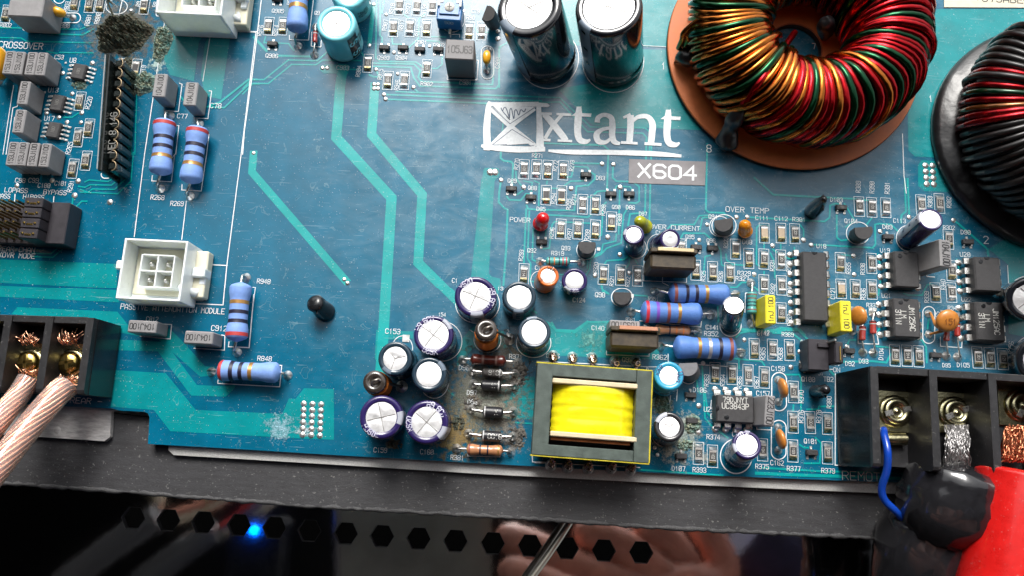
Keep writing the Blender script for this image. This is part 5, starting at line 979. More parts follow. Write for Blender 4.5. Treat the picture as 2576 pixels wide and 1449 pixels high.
def blob(pts, rads, name, m, par, seed=1, wob=.25, seg=14):
    mb = MB(); pts = [Vector(q) for q in pts]; q2 = smooth_path([(*q, r_) for q, r_ in zip(pts, rads)], 5) if len(pts) > 1 else pts
    mb.tube([q[:3] for q in q2], [q[3] for q in q2], seg); mb.v = [tuple(Vector(v_)+Vector((noise.noise(Vector(v_)*4+Vector((seed,0,0))), noise.noise(Vector(v_)*4+Vector((0,seed,5))), noise.noise(Vector(v_)*4+Vector((9,0,seed)))))*wob*max(rads)) for v_ in mb.v]
    return mb.build(name, m, par)
def rel(v, x, y, z): return at(v, x, y, z)-Vector((cc.x, cc.y, 0))
HS = mat('black_heat_shrink',(.008,.008,.009),.3,var=.3,vs=5,bump=.3,bs=15)
blob([rel('D',215,425,.2),rel('D',275,385,.45),rel('D',345,375,.7),rel('D',375,340,.9)],[.02,.22,.22,.05],'sleeved_wire_end',HS,t,3)
blob([rel('D',575,990,.2),rel('D',580,960,.35),rel('D',590,870,.7),rel('D',640,780,1.2),rel('D',690,720,1.5)],[.03,.28,.20,.20,.04],'sleeved_wire_end',HS,t,5)
blob([rel('D',1230,250,.2),rel('D',1240,190,.8),rel('D',1250,140,1.1),rel('D',1255,110,1.25)],[.1,.22,.18,.03],'sleeved_wire_end',HS,t,6)
for (xa,ya_,za),(xb,yb_,zb_),(xc,yc,zc),m in [((600,815,1.0),(830,500,1.98),(1030,215,1.3),WRED),((665,800,.9),(900,480,1.95),(1010,320,1.5),WGRN),((250,320,.6),(300,200,1.2),(480,60,1.9),WGLD),((290,330,.6),(330,210,1.2),(500,80,1.9),WGLD)]:
    mb = MB(); q = smooth_path([tuple(rel('D',xa,ya_,za)),tuple(rel('D',(xa+xb)/2,(ya_+yb_)/2,za*.35+zb_*.7)),tuple(rel('D',xb,yb_,zb_+.1)),tuple(rel('D',xc,yc,zc))],5); mb.tube(q,.08,8); mb.build('wire_end',m,t)
c2_ = at('P',2650,345,.2); t = thing('wound_coil','ring coil wrapped in glossy black tape at the right edge','coil',(c2_.x,c2_.y,0))
BT = mat('glossy_black_tape',(.007,.007,.008),.34,coat=.12,bump=.8,bs=4,var=.3); Rb = 300*SC(2400,345,.2)
mb = MB(); mb.lathe([(.7,.02),(Rb-.1,.02),(Rb,.08),(Rb,.2),(Rb-.12,.32),(Rb-.35,.38),(Rb-.7,.6),(.7,.62)],80)
mb.v = [tuple(Vector(v_)+Vector((0,0,.05*noise.noise(Vector(v_)*2.5)+.03*noise.noise(Vector(v_)*7)))) for v_ in mb.v]; mb.build('taped_base',BT,t)
DR = mat('shaded_red_wire',(.26,.006,.010),.25,.9,coat=.1,var=.3,vs=4); DK = mat('shadowed_wire',(.010,.009,.009),.35,.2,coat=.1); DG = mat('shaded_green_wire',(.003,.03,.012),.22,.6,coat=.5); DG2 = mat('shaded_amber_wire',(.16,.06,.015),.25,.8,coat=.4)  # shade over this winding is put into the darkened wire colours
torus(1.85, .82, .3+.95).build('core', FER, t)
for pts, m in coil(0, 0, .3, 1.85, .85, 84, lambda k, a: (DK if 190 < a < 330 else (DR, DR, DK, DR, DG, DR, DG2)[k % 7]) if a > 150 else DK, .2, .09, 9): mb = MB(); mb.tube(pts, .085, 7, cap=False); mb.build('wire_turn', m, t)
# ================================================================ connectors
def molex(v, x0, y0, x1, y1, h, lab, hole, yel=False, tail=True):
    """top opening corners in view pixels: left/top to right/bottom"""
    a = at(v, x0, y0, h); b = at(v, x1, y1, h); c = (a+b)/2; t = thing('power_socket', lab, 'connector', (c.x, c.y, 0), 0, 'milky white four-way sockets'); m = mat('milky_nylon', (.78, .83, .83), .3, sss=.5, coat=.2, var=.04)
    w_, l_ = abs(b.x-a.x), abs(a.y-b.y); tk = .05; dp = .85
    for nm, cx_, cy_, dx, dy in [('shroud_wall',-w_/2+tk/2,0,tk,l_),('shroud_wall',w_/2-tk/2,0,tk,l_),('shroud_wall',0,l_/2-tk/2,w_-2*tk,tk),('shroud_wall',0,-l_/2+tk/2,w_-2*tk,tk)]:
        mb = MB(); mb.box((cx_,cy_,h/2+.02),(dx,dy,h-.04),.012); mb.build(nm,m,t)
    mb = MB(); mb.box((0,0,.18),(w_-2*tk-.004,l_-2*tk-.004,.3),.01); mb.build('inner_floor',m,t)
    g = w_*.31; cx0 = w_*.03                      # inner four-cell tower
    for s_ in (-1,0,1): mb = MB(); mb.box((cx0+s_*g*.83,0,.33+.25),(.035,g*1.7,.5),.006); mb.build('cell_wall',m,t); mb = MB(); mb.box((cx0,s_*g*.83,.333+.25),(g*1.7-.04,.035,.496),.006); mb.build('cell_wall',m,t)
    for s_ in (-1,1):
        for q in (-1,1): mb = MB(); mb.lathe([(.055,.3),(.055,.68),(.035,.75),(.001,.76)],14); o = mb.build('contact_pin',TIN,t); o.location = (cx0+s_*g*.42,q*g*.42,0)
    # latch lugs
    for (x_,y_,dx,dy,z_) in [(-w_/2-.1,l_*.08,.2,.22,h*.75),(w_/2+.16,l_*.06,.32,.24,h*.45),(w_/2+.22,-l_*.02,.16,.34,h*.3),(-w_/2-.05,-l_*.17,.1,.2,h*.7)]:
        mb = MB(); mb.box((x_,y_,z_/2+.1),(dx,dy,z_),.03); mb.build('latch_lug',m,t)
    mb = MB(); mb.box((w_*.12,.06,.2),(w_*1.15,l_*.8,.34),.03); mb.build('base_skirt',mat('yellowed_nylon',(.70,.67,.52),.35,sss=.3),t)
    if tail:
        q = at(*hole,.04)-Vector((c.x,c.y,0)); q.z = .1; mb = MB(); mb.tube([Vector((w_*.3,-l_*.2,.42)),Vector((w_/2+.1,-l_*.28,.36)),q.lerp(Vector((w_/2+.1,-l_*.28,.34)),.3),q],[.10,.12,.12,.13],12); mb.build('fixing_peg',m,t)
    return t
molex('E',1175,785,1690,1392,.95,'milky white four-way socket above the printed words PASSIVE ATTENUATION MODULE',('E',1890,1295))
molex('A',1550,-470,2080,140,1.2,'milky white four-way socket cut off by the top edge',('A',2245,70))
for v, x, y, r_ in [('E',1900,1298,58),('A',2240,65,50)]: mb = MB(); p = at(v,x,y); rr = sz(v,r_,x,y); mb.lathe([(.001,.0),(rr,.0)],24,sm=False); o = mb.build('peg_hole',mat('raw_fibreglass',(.50,.46,.38),.7),board); o.location = (p.x,p.y,.012)
# black strip module (conformal coated single-in-line)
a = at('A',1010,490,1.0); b = at('E',930,150,1.0); c = (a+b)/2; d = b-a; ang = math.atan2(d.y,d.x)+math.pi/2; L_ = d.length
t = thing('coated_strip_module','long upright black-coated module strip with rounded bumps beside RIGHT HI PASS SIP','module strip',(c.x,c.y,0),ang)
SC_ = mat('black_conformal_coating',(.012,.016,.015),.16,coat=.5,bump=.3,bs=10,var=.3)
mb = MB(); mb.box((0,0,.5),(.10,L_,.95),.03); mb.build('board_blade',SC_,t)
mb = MB(); mb.box((-.06,0,.975),(.025,L_*.97,.02),.005); mb.build('blade_edge',mat('worn_white_edge',(.3,.3,.3),.6),t)
for k in range(11):
    yy = L_*(.44-.088*k); mb = MB(); mb.box((.20,yy,.42),(.24,L_*.07,.72),.06); mb.build('coated_part',SC_,t)
    mb = MB(); mb.tube([(.2+.11*math.cos(q*.5),yy+.13*math.sin(q*.5),.80) for q in range(-3,4)],.015,6); mb.build('pin_ring',mat('brass_ring',(.24,.18,.11),.35,.8),t)
lettering('marking','NEC 8 14G',.17,MARKG,t,(.16,-L_*.16,.79),R(90))
# pin header with jumpers at the left edge
p = at('E',300,600,.9); t = thing('jumper_header','black jumper bridging gold pins in the left-edge pin header','pin header',(p.x,p.y,0),R(0)); bk = mat('black_header_plastic',(.025,.022,.028),.45,var=.2)
w_ = sz('E',190,300,600,.9); l_ = sz('E',405,300,600,.9); GO = mat('gold_pin',(.62,.42,.12),.22,1)
mb = MB(); mb.box((w_*.9,0,.3),(w_*.95,l_*1.02,.55),.02); mb.build('side_housing',bk,t)
mb = MB(); mb.box((-w_*1.0,0,.15),(w_*3.2,l_*.98,.28),.02); mb.build('header_base',bk,t)
for k in range(4):
    yy = l_*(.375-.25*k); mb = MB(); mb.box((0,yy,.6),(w_*.92,l_*.235,.7),.02); jc = mb.build('jumper_cap',bk,t)
    for s_ in (-1,1): mb = MB(); mb.box((s_*.13,yy,.965),(.05,.05,.05),.01); mb.build('pin_tip',GO,jc)
    mb = MB(); mb.box((0,yy-.03,.952),(.16,.05,.02),.005); mb.build('clip_bridge',GO,jc)
for i in range(9):
    for k in range(4): mb = MB(); mb.box((-w_*.75-.19*i,l_*(.375-.25*k),.55),(.055,.055,.95),.012); mb.build('gold_pin',mat('dull_gold_pin',(.30,.20,.07),.3,1),t)
p = at('K',590,590,.85); t = thing('jumper_header','small black jumper on the header between printed AMP OFF and AMP ON','pin header',(p.x,p.y,0),R(0))
mb = MB(); mb.box((-.12,-.02,.3),(.5,.75,.56),.02); mb.build('header_base',bk,t); mb = MB(); mb.box((.21,.0,.72),(.20,.52,.5),.03); jc = mb.build('jumper_cap',bk,t); mb = MB(); mb.box((.23,-.02,.98),(.03,.34,.03),.005); mb.build('clip_bridge',GO,jc)
mb = MB(); mb.box((.1,.28,.6),(.06,.06,.9),.012); mb.build('gold_pin',TIN,t); mb = MB(); mb.box((.02,.2,.62),(.34,.1,.06),.01); o = mb.build('top_bar',bk,t)
# ================================================================ terminal blocks
BRS = mat('brass_screw',(.66,.50,.16),.2,1,var=.2,vs=6,bump=.2,bs=20); NIK = mat('yellowed_nickel',(.62,.58,.36),.24,1,var=.2,vs=6,bump=.15,bs=20)
def screw(t, x, y, z, r, style, rot):
    mb = MB(); mb.lathe([(.001,.0),(r*1.22,.0),(r*1.25,.02),(r*1.22,.04),(r*1.0,.045)],32); w_ = mb.build('washer',NIK,t); w_.location = (x,y,z)
    mb = MB()
    if style == 'ring':
        mb.lathe([(r,.04),(r*1.0,.12),(r*.93,.15),(r*.55,.155),(r*.5,.10),(r*.25,.09),(.001,.13)],36)
    else: mb.lathe([(r,.04),(r*1.0,.09),(r*.9,.15),(r*.6,.19),(r*.3,.205),(.001,.205)],36)
    s_ = mb.build('screw',BRS if style != 'ring' else NIK,t); s_.location = (x,y,z); s_.rotation_euler = (0,0,R(rot))
    if style == 'ring':
        for k in (-1,1): mb = MB(); mb.box((k*r*.72,0,.148),(r*.62,r*.42,.03),.008); mb.build('drive_slot',TIN,s_)
    else:
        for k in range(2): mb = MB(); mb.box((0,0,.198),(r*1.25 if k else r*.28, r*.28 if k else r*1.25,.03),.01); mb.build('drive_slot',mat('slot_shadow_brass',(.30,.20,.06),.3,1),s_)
    return s_
def tblock(lab, x_out, y_back, y_front, h, walls, side, thick, floors, style, rz):
    """x positions are world; walls = list of x centres; side=+1 the solid end faces right"""
    t = thing('screw_terminal_block', lab, 'terminal block', (x_out, y_back, 0), R(rz)); L_ = y_back-y_front; far = walls[-1]-x_out
    for i, xw in enumerate(walls):
        mb = MB(); x = xw-x_out
        pr = [(0, .05), (0, h), (-L_+.1, h), (-L_+.03, h-.03), (-L_, h-.12), (-L_, .05)]
        th = thick*(1.0 if i else 1.0); n = len(pr)
        vs = [(x-th/2, a, b) for a, b in pr]+[(x+th/2, a, b) for a, b in pr]
        mb.add(vs, [tuple(range(n))[::-1], tuple(range(n, 2*n))]+[(k, (k+1) % n, n+(k+1) % n, n+k) for k in range(n)]); mb.build('barrier_wall', BLK, t)
    mb = MB(); mb.box((far/2, -.06, h*.49), (abs(far)-thick*1.02, .16, h*.96), .01); mb.build('back_wall', BLK, t)
    mb = MB(); mb.box((far/2, -L_*.5, h*.22), (abs(far)-thick*1.02, L_*.96, h*.42), .01); mb.build('cell_floor', BLK, t)
    for (sx, sy, rot) in floors:
        q = Vector((sx-x_out, sy-y_back, 0)); pw = abs(walls[1]-walls[0])-thick-.02
        mb = MB(); mb.box((q.x, q.y, h*.44+.04), (pw*.92, .95, .06), .01); mb.box((q.x, q.y+.40, h*.44+.075), (pw*.92, .14, .05), .02); mb.build('contact_plate', NIK, t)
        screw(t, q.x, q.y, h*.44+.09, .30 if style == 'ring' else .27, style, rot)
    return t
h = 1.9; xb = at('K',640,740).x; yb_ = at('K',640,740).y; yf = at('K',640,1385).y; hz = 1.0
ws = [at('K',x,1000,h).x for x in (927,1345,1765,2190)]
fl_ = [(at('K',x,y,hz).x, at('K',x,y,hz).y, r_) for x, y, r_ in ((1075,1000,15),(1497,1005,25),(1965,950,60))]
tb = tblock('black screw terminal block with two nickel ring-headed screws at the lower right', ws[0], yb_, yf, h, ws, -1, .17, fl_, 'ring', -.6)
mb = MB(); xo = xb-ws[0]; L_ = yb_-yf; 
mb.box((xo/2-.06, -L_/2, h*.48), (abs(xo)-.05, L_, h*.93), .03); 
h = 1.3; yb2 = at('H',775,200,h).y; yf2 = at('H',690,865,h).y
ws2 = [at('H',x,480,h).x for x in (740,385,22,-340)]
fl2 = [(at('H',x,y,.75).x, at('H',x,y,.75).y, r_) for x, y, r_ in ((590,585,12),(232,575,8),(-130,565,5))]
tb2 = tblock('black screw terminal block with brass cross-headed screws at the left edge', ws2[0], yb2, yf2, h, ws2, 1, .17, fl2, 'cross', 1.2)
p = at('H',890,920)
# ================================================================ wires
JK = mat('clear_pvc_jacket',(.95,.88,.86),.12,trans=.85,ior=1.3,coat=.3); CUW = mat('bright_copper_strand',(.92,.48,.31),.25,1,var=.2,vs=12); PKC = mat('copper_core',(.80,.42,.30),.35,.8,streak=(1,1,1),var=.2,vs=6)
def frays(t, c, n, spread, ln, m, r=.012, seed=1, dirv=(0, 1, .3), name='stray_strand'):
    rnd = random.Random(seed)
    for g in range(6):
        mb = MB()
        for k in range(n//6):
            a = Vector(c)+Vector((rnd.uniform(-1,1)*spread, rnd.uniform(-.3,.3)*spread, rnd.uniform(-.1,.1))); d = Vector(dirv)+Vector((rnd.uniform(-.8,.8), rnd.uniform(-.5,.5), rnd.uniform(-.3,.5)))
            l_ = ln*rnd.uniform(.4,1); mid = a+d*l_*.5+Vector((rnd.uniform(-.06,.06), 0, rnd.uniform(0,.08))); mb.tube([a, mid, a+d*l_+Vector((rnd.uniform(-.08,.08), rnd.uniform(-.08,.08), -.03))], r, 5)
        mb.build(name, m, t)
def speaker(path, r, lab, seed, tipc):
    t = thing('speaker_wire', lab, 'wire', path[0]); o = Vector(path[0]); q = [Vector(v_)-o for v_ in smooth_path([tuple(v_) for v_ in path], 8)]
    mb = MB(); mb.tube(q, r, 20); mb.build('clear_jacket', JK, t)
    mb = MB(); mb.tube(q, r*.62, 16); mb.build('copper_core', PKC, t)
    # helical strands
    n = len(q); ns = 14; dist = [0]
    for i in range(1, n): dist.append(dist[-1]+(q[i]-q[i-1]).length)
    for s_ in range(ns):
        pts = []; N = int(dist[-1]/.08)
        for k in range(N+1):
            d = dist[-1]*k/N; i = min(n-2, max(0, next((j for j in range(n-1) if dist[j+1] >= d), n-2))); f = (d-dist[i])/(dist[i+1]-dist[i]+1e-9); c = q[i].lerp(q[i+1], f); tn = (q[i+1]-q[i]).normalized()
            u = tn.orthogonal().normalized(); v_ = tn.cross(u); a = 2*math.pi*s_/ns+d*1.5; pts.append(c+(u*math.cos(a)+v_*math.sin(a))*r*.70)
        mb = MB(); mb.tube(pts, r*.13, 5); mb.build('copper_strand', CUW, t)
    frays(t, tuple(Vector(tipc)-o), 42, .19, .2, CUW, .011, seed); frays(t, (0, .1, 0), 30, .2, .3, CUW, .011, seed+5, (.2, .5, .2))
    return t
wa = [at('H',250,730,.95), at('H',170,860,1.1), at('H',0,1080,1.5), at('H',-330,1500,2.1)]
wb = [at('H',580,790,.95), at('H',480,880,1.15), at('H',250,1150,1.5), at('H',-130,1640,2.2)]
speaker(wa, .25, 'left clear-jacketed copper speaker wire leaving the left terminal block', 3, at('H',240,420,.95)); speaker(wb, .29, 'right, thicker-looking clear-jacketed copper speaker wire leaving the left terminal block', 4, at('H',600,420,.95))
t = thing('remote_wire','thin blue insulated wire curving down from the right terminal block','wire',at('N',1565,160,1.0)); o = t.location.copy()
mb = MB(); q = smooth_path([tuple(at('N',x,y,z)-o) for x,y,z in ((1560,140,1.0),(1568,190,1.15),(1590,300,1.3),(1585,430,1.2),(1548,560,1.0),(1570,650,.9),(1665,745,.8),(1800,900,.3))], 6); mb.tube(q, .085, 14); mb.build('insulation', mat('blue_insulation',(.006,.05,.36),.25,coat=.3), t)
# crimp seen under the first screw
t = tb; mb = MB()
q = at('K',1055,1200,.95)-tb.location; c_ = MB(); c_.tube([Vector((q.x-.22,q.y,q.z)),Vector((q.x+.28,q.y+.02,q.z))],.14,14); c_.build('wire_crimp',NIK,tb)
mb2 = MB(); mb2.box((xo/2-.02, -L_/2, .93), (abs(xo)-.13, L_, 1.72), .03); mb2.build('end_cheek', BLKG, tb)
q0 = at('H',900,300)-tb2.location; cw = at('H',1015,500).x-ws2[0]; mb2 = MB(); mb2.box((cw/2+.04, -(yb2-yf2)/2, .58), (abs(cw)-.12, yb2-yf2, 1.05), .03); mb2.build('end_cheek', BLKG, tb2)
# braided shield
t = thing('ground_strap','frayed silver-grey stranded wire under the second screw, wrapped in black tape','wire',at('K',1500,1180,1.0)); o = t.location.copy()
SV = mat('silver_strand',(.34,.33,.33),.3,.8); rnd = random.Random(12)
for g in range(10):
    mb = MB()
    for k in range(22):
        x0, x1 = rnd.uniform(-55, 80), rnd.uniform(-75, 75); pts = []
        for s_ in range(8):
            f = s_/7; pts.append(at('K', 1490+x0*(1-f)+x1*f+rnd.uniform(-14,14)+25*math.sin(f*3+x0), 1100+330*f, 1.1+.25*math.sin(f*3.1)+rnd.uniform(-.06,.12))-o)
        mb.tube(smooth_path([tuple(v_) for v_ in pts], 3), .011, 5)
    mb.build('strand_bundle', SV, t)
TP = mat('black_insulating_tape',(.012,.012,.014),.16,coat=.5,bump=.4,bs=2.2,var=.2)
blob([at('N',2090,400,1.0)-o, at('N',2080,470,1.0)-o, at('N',2050,600,1.0)-o, at('N',2030,720,.9)-o, at('N',2040,800,.7)-o],[.4,.95,1.05,1.08,.8],'tape_wrap',TP,t,2,.07,28)
blob([at('N',1980,700,.4)-o, at('N',1930,850,.3)-o, at('N',1880,1000,.2)-o, at('N',1840,1250,.0)-o, at('N',1820,1500,.0)-o],[.7,1.08,1.15,1.1,1.1],'tape_wrap',TP,t,6,.06,28)
t = thing('power_cable','thick red power cable running down the right edge with bare copper strands','cable',at('N',2620,260,1.2)); o = t.location.copy()
mb = MB(); q = smooth_path([tuple(at('N',x,y,z)-o) for x,y,z in ((2610,470,1.5),(2595,560,1.5),(2565,700,1.5),(2525,950,1.5),(2480,1230,1.5),(2440,1500,1.5))], 6); q0 = [Vector(v_) for v_ in q]
mb.tube(q0, [.7,.9,1.0]+[1.05]*(len(q0)-3), 36); mb.build('insulation', mat('glossy_red_jacket',(.50,.008,.007),.28,coat=.3,bump=.12,bs=5,var=.12,vs=3,dust=.25), t)
rnd = random.Random(31)
for g in range(12):
    mb = MB()
    for k in range(24):
        x0 = 2440+rnd.uniform(0,180); y0 = 120+rnd.uniform(-10,60); pts = [at('N', x0+rnd.uniform(-45,45)*s_/3, y0+190*s_/4+rnd.uniform(-12,12), 1.5+rnd.uniform(-.1,.25))-o for s_ in range(5)]
        mb.tube(pts, .018, 5)
    mb.build('copper_strands', mat('dull_copper_strand',(.50,.19,.10),.35,.9), t)
# ================================================================ burnt and corroded crusts
def crust(v, x, y, rx, ry, hgt, seed, m, lab, name='corrosion_crust'):
    p = at(v, x, y); X, Y = sz(v, rx, x, y), sz(v, ry, x, y); n = 84; mb = MB(); vs = []; keep = {}
    for i in range(n+1):
        for j in range(n+1):
            a, b = (i/n*2-1), (j/n*2-1); ang = math.atan2(b, a); rr = math.hypot(a, b); lim = .78+.2*noise.noise(Vector((math.cos(ang)*2, math.sin(ang)*2, seed)))
            e = max(0, 1-(rr/lim)); q = Vector((a*X*3.2, b*Y*3.2, seed)); z = -.03+min(1, e*2.2)*hgt*(.45+.9*abs(noise.noise(q))+.6*abs(noise.noise(q*2.7))+.6*noise.noise(q*6)+.4*noise.noise(q*13)) if e > 0 else -.03
            vs.append((a*X, b*Y, z)); keep[i, j] = e > 0
    f = [(i*(n+1)+j, (i+1)*(n+1)+j, (i+1)*(n+1)+j+1, i*(n+1)+j+1) for i in range(n) for j in range(n) if any(keep[k] for k in ((i, j), (i+1, j), (i+1, j+1), (i, j+1)))]
    mb.add(vs, f, False); o = mb.build(name, m, None); o.location = (p.x, p.y, 0); tag(o, lab, 'corrosion'); o['kind'] = 'stuff'; return o
def crm(name, stops, bs=25, sc=6):
    m = mat(name, (.1, .1, .1), .75, var=.1, bump=.9, bs=bs); n = m.node_tree; rp = [x for x in n.nodes if x.type == 'VALTORGB'][0]; tx = [x for x in n.nodes if x.type == 'TEX_NOISE'][0]; tx.inputs['Scale'].default_value = sc; tx.inputs['Detail'].default_value = 9; tx.inputs['Roughness'].default_value = .75
    while len(rp.color_ramp.elements) < len(stops): rp.color_ramp.elements.new(.5)
    for e, (p_, c) in zip(rp.color_ramp.elements, stops): e.position = p_; e.color = (*c, 1)
    return m
CR1 = crm('brown_green_crust', [(.38,(.04,.036,.028)),(.45,(.11,.085,.05)),(.50,(.03,.07,.065)),(.55,(.12,.085,.04)),(.60,(.03,.09,.08)),(.68,(.30,.25,.14))])
CR2 = crm('pale_green_salt', [(.38,(.04,.13,.12)),(.47,(.22,.33,.28)),(.55,(.10,.10,.07)),(.62,(.55,.60,.42)),(.72,(.75,.78,.68))])
CR3 = crm('sooty_ash', [(.38,(.02,.02,.018)),(.47,(.07,.065,.06)),(.55,(.16,.15,.13)),(.64,(.09,.06,.03)),(.72,(.3,.29,.27))])
crust('A',1160,315,350,285,.30,2.1,CR1,'thick brown and green burnt crust covering the board at the top end of the black strip')
crust('A',1530,400,130,300,.13,5.3,CR2,'pale green salt crust running down right of the brown burnt crust')
crust('A',1350,780,190,170,.14,8.7,CR2,'pale green salt patch just left of the grey block at C77')
crust('A',1190,600,110,130,.08,3.9,CR1,'small brown crust around the burnt chip at R19')
crust('A',750,800,130,70,.1,4.4,CR2,'whitish crust at the foot of microchip U8')
crust('I',1300,750,110,190,.07,6.1,CR3,'sooty ash crust at the right ends of the burnt diodes')
crust('I',1290,1190,120,130,.06,7.7,CR3,'ash crust right of the two-ring tan resistor')
crust('I',880,1090,70,90,.08,9.2,CR1,'dark crust lump between capacitor C160 and the diodes')
crust('I',975,940,120,110,.06,2.9,CR3,'ash smear left of the silver-banded diode')
crust('I',440,1240,90,60,.05,12.2,CR1,'brown crust under the purple capacitor at C159')
crust('J',960,950,110,110,.11,10.3,CR2,'whitish crust between the blue and black capacitors right of the transformer')
crust('J',1170,1090,90,110,.11,11.4,CR2,'whitish crust over the corroded small transistors left of microchip U23')
crust('J',1120,1240,90,60,.1,13.4,CR2,'whitish crust above printed D107')
for v, x, y in [('A',1120,180),('A',1240,105)]: dot(v, x, y, 25, .08)
for (x0,y0,x1,y1) in [(1010,10,1060,130),(1030,5,1100,60)]:
    t = thing('loose_lead', 'thin tinned component lead bent down into the brown crust, %s one' % ('left' if x1 == 1060 else 'right'), 'wire lead', at('A',x1,y1,.0)); o = t.location.copy(); mb = MB(); mb.tube([at('A',x0-20,y0-60,.9)-o, at('A',x0,y0,.7)-o, at('A',x1,y1,.1)-o], .03, 8); mb.build('lead_wire', TIN, t)
# ================================================================ vented glossy panel below, and what it mirrors
zp = -2.2; panel = thing('vented_panel','glossy black panel with a row of hexagonal vent holes below the board','vented panel'); kind(panel, 'structure')
PM = mat('gloss_black_panel',(.50,.50,.51),.06,1,bump=.03,bs=6); pass
hx = [(335,1304),(423,1310),(511,1315.5),(601,1322),(690,1329),(778,1336.5),(870,1343),(961,1350),(1053,1356),(1146,1362),(1240,1368),(1333,1374),(1426,1380),(1519,1386),(1613,1391)]
import bmesh
bmh = bmesh.new(); outer = [bmh.verts.new(v_) for v_ in ((-26, 3, zp), (-26, -16, zp), (26, -16, zp), (26, 3, zp))]; eds = [bmh.edges.new((outer[i], outer[(i+1) % 4])) for i in range(4)]; HOLES = []
for x, y in hx:
    c = W(x, y, zp); r_ = 29.5*SC(x, y, zp); vs = [bmh.verts.new((c.x+r_*math.cos(R(60*k)), c.y+r_*math.sin(R(60*k)), zp)) for k in range(6)]; eds += [bmh.edges.new((vs[i], vs[(i+1) % 6])) for i in range(6)]; HOLES.append((c, r_))
bmesh.ops.triangle_fill(bmh, edges=eds, use_beauty=True)
for f in bmh.faces:
    if f.normal.z < 0: f.normal_flip()
me = bpy.data.meshes.new('panel_face'); bmh.to_mesh(me); me.materials.append(PM); link('panel_face', me, panel)
for c, r_ in HOLES:
    mb = MB(); n = 6; vs = [(r_*math.cos(R(60*k)), r_*math.sin(R(60*k)), 0) for k in range(6)]+[(r_*math.cos(R(60*k)), r_*math.sin(R(60*k)), -.16) for k in range(6)]+[(r_*1.03*math.cos(R(60*k)), r_*1.03*math.sin(R(60*k)), .012) for k in range(6)]
    mb.add(vs, [(k, k+6, (k+1) % 6+6, (k+1) % 6) for k in range(6)]+[(12+k, k, (k+1) % 6, 12+(k+1) % 6) for k in range(6)]); o = mb.build('vent_hole_rim', mat('worn_hole_edge',(.12,.12,.13),.3,.6), panel); o.location = c
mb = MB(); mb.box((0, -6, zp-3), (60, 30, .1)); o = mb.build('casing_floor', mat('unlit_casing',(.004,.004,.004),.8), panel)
lowf = mb
# ---- unseen dark slabs added over the amplifier to block sky and darken reflections
surround = thing('added_dark_surround', 'unseen dark slabs added over the left and near side of the amplifier to darken reflections', 'light blocker'); kind(surround, 'structure')
BLOCKM = mat('charcoal_blocker', (.015, .015, .016), .9, var=.3, vs=1, bump=.3, bs=5)
def slab(name, pts, z0, z1): mb = MB(); mb.prism(pts, z0, z1); return mb.build(name, BLOCKM, surround)
slab('overhead_blocker', [(-70, -60), (60, -60), (60, 3), (30, 5), (-20, 8), (-26, 13), (-30, 60), (-70, 60)], 34, 36)
slab('side_blocker', [(-71, -60), (-69, -60), (-69, 60), (-71, 60)], -12, 34)
slab('near_blocker', [(-70, -62), (60, -62), (60, -60), (-70, -60)], -12, 34)
# ---- things standing above the panel on the near side, just below the frame: the panel mirrors them
def V(x, y, d): q = W(x, y, zp-d); return Vector((q.x, q.y, zp+d))
def vt(path, d): return [tuple(V(x, y, d)) for x, y in path]
def vtube(t, name, m, path, d, r, seg=14, rs=None):
    o = t.location; mb = MB(); q = [Vector(v_)-o for v_ in smooth_path(vt(path, d), 6)]; mb.tube(q, rs or r, seg); return mb.build(name, m, t)
GC = mat('dark_grey_cable', (.13, .13, .135), .25, coat=1)
for i, pth in enumerate([[(400,1300),(300,1365),(180,1455),(60,1560)], [(545,1335),(460,1390),(350,1475),(220,1600)]]):
    t = thing('black_cable', '%s glossy black cable mirrored in the vented panel at the lower left' % ('upper' if i == 0 else 'lower'), 'cable', V(*pth[0], 10)); vtube(t, 'outer_jacket', GC, pth, 10, .55, 20)
cols_ = [((.62,.50,.36),), ((.45,.05,.04),), ((.60,.52,.45),), ((.30,.20,.36),), ((.62,.55,.48),)]
for i, (pth, c) in enumerate([([(385,1310),(455,1290),(530,1265),(600,1225)],(.75,.30,.2)), ([(390,1315),(470,1300),(560,1262),(640,1215)],(.85,.7,.52)), ([(375,1290),(400,1270),(395,1240),(380,1200)],(.85,.7,.5)), ([(505,1310),(520,1280),(530,1250),(540,1205)],(.55,.42,.22)),
    ([(530,1345),(580,1315),(640,1260),(690,1215)],(.7,.05,.04)), ([(540,1342),(600,1310),(660,1262),(720,1215)],(.30,.22,.34)), ([(545,1350),(620,1318),(690,1258),(740,1215)],(.85,.72,.54))]):
    t = thing('thin_wire', 'thin %s wire mirrored above the vent holes at the lower left' % ['salmon','cream upper','cream curled','ochre','crimson','mauve','cream lower'][i], 'wire', V(*pth[0], 10.5)); vtube(t, 'insulation', mat('wire_paint_%s' % 'abcdefg'[i], c, .4), pth, 10.5, .2, 10)
t = thing('blue_lamp', 'small glowing blue lamp mirrored between two vent holes', 'lamp', V(640,1334,9.0)); mb = MB(); mb.lathe([(.001,-.14),(.16,-.1),(.18,0),(.14,.1),(.001,.14)],16); mb.build('glowing_lens', mat('blue_glow',(.0,.05,.5),.3,emit=(.0,.12,1.0,14)), t)
mb = MB(); mb.box((0,-.9,.9),(2.2,2.6,1.2),.2); mb.build('lamp_housing', BLKG, t)
sh_ = [V(848,1277,9.5), V(1235,1298,9.5), V(1240,1620,9.5), V(850,1620,9.5)]; t = thing('grey_sheet', 'dull beige-grey sheet mirrored in the middle of the vented panel', 'sheet', sh_[0])
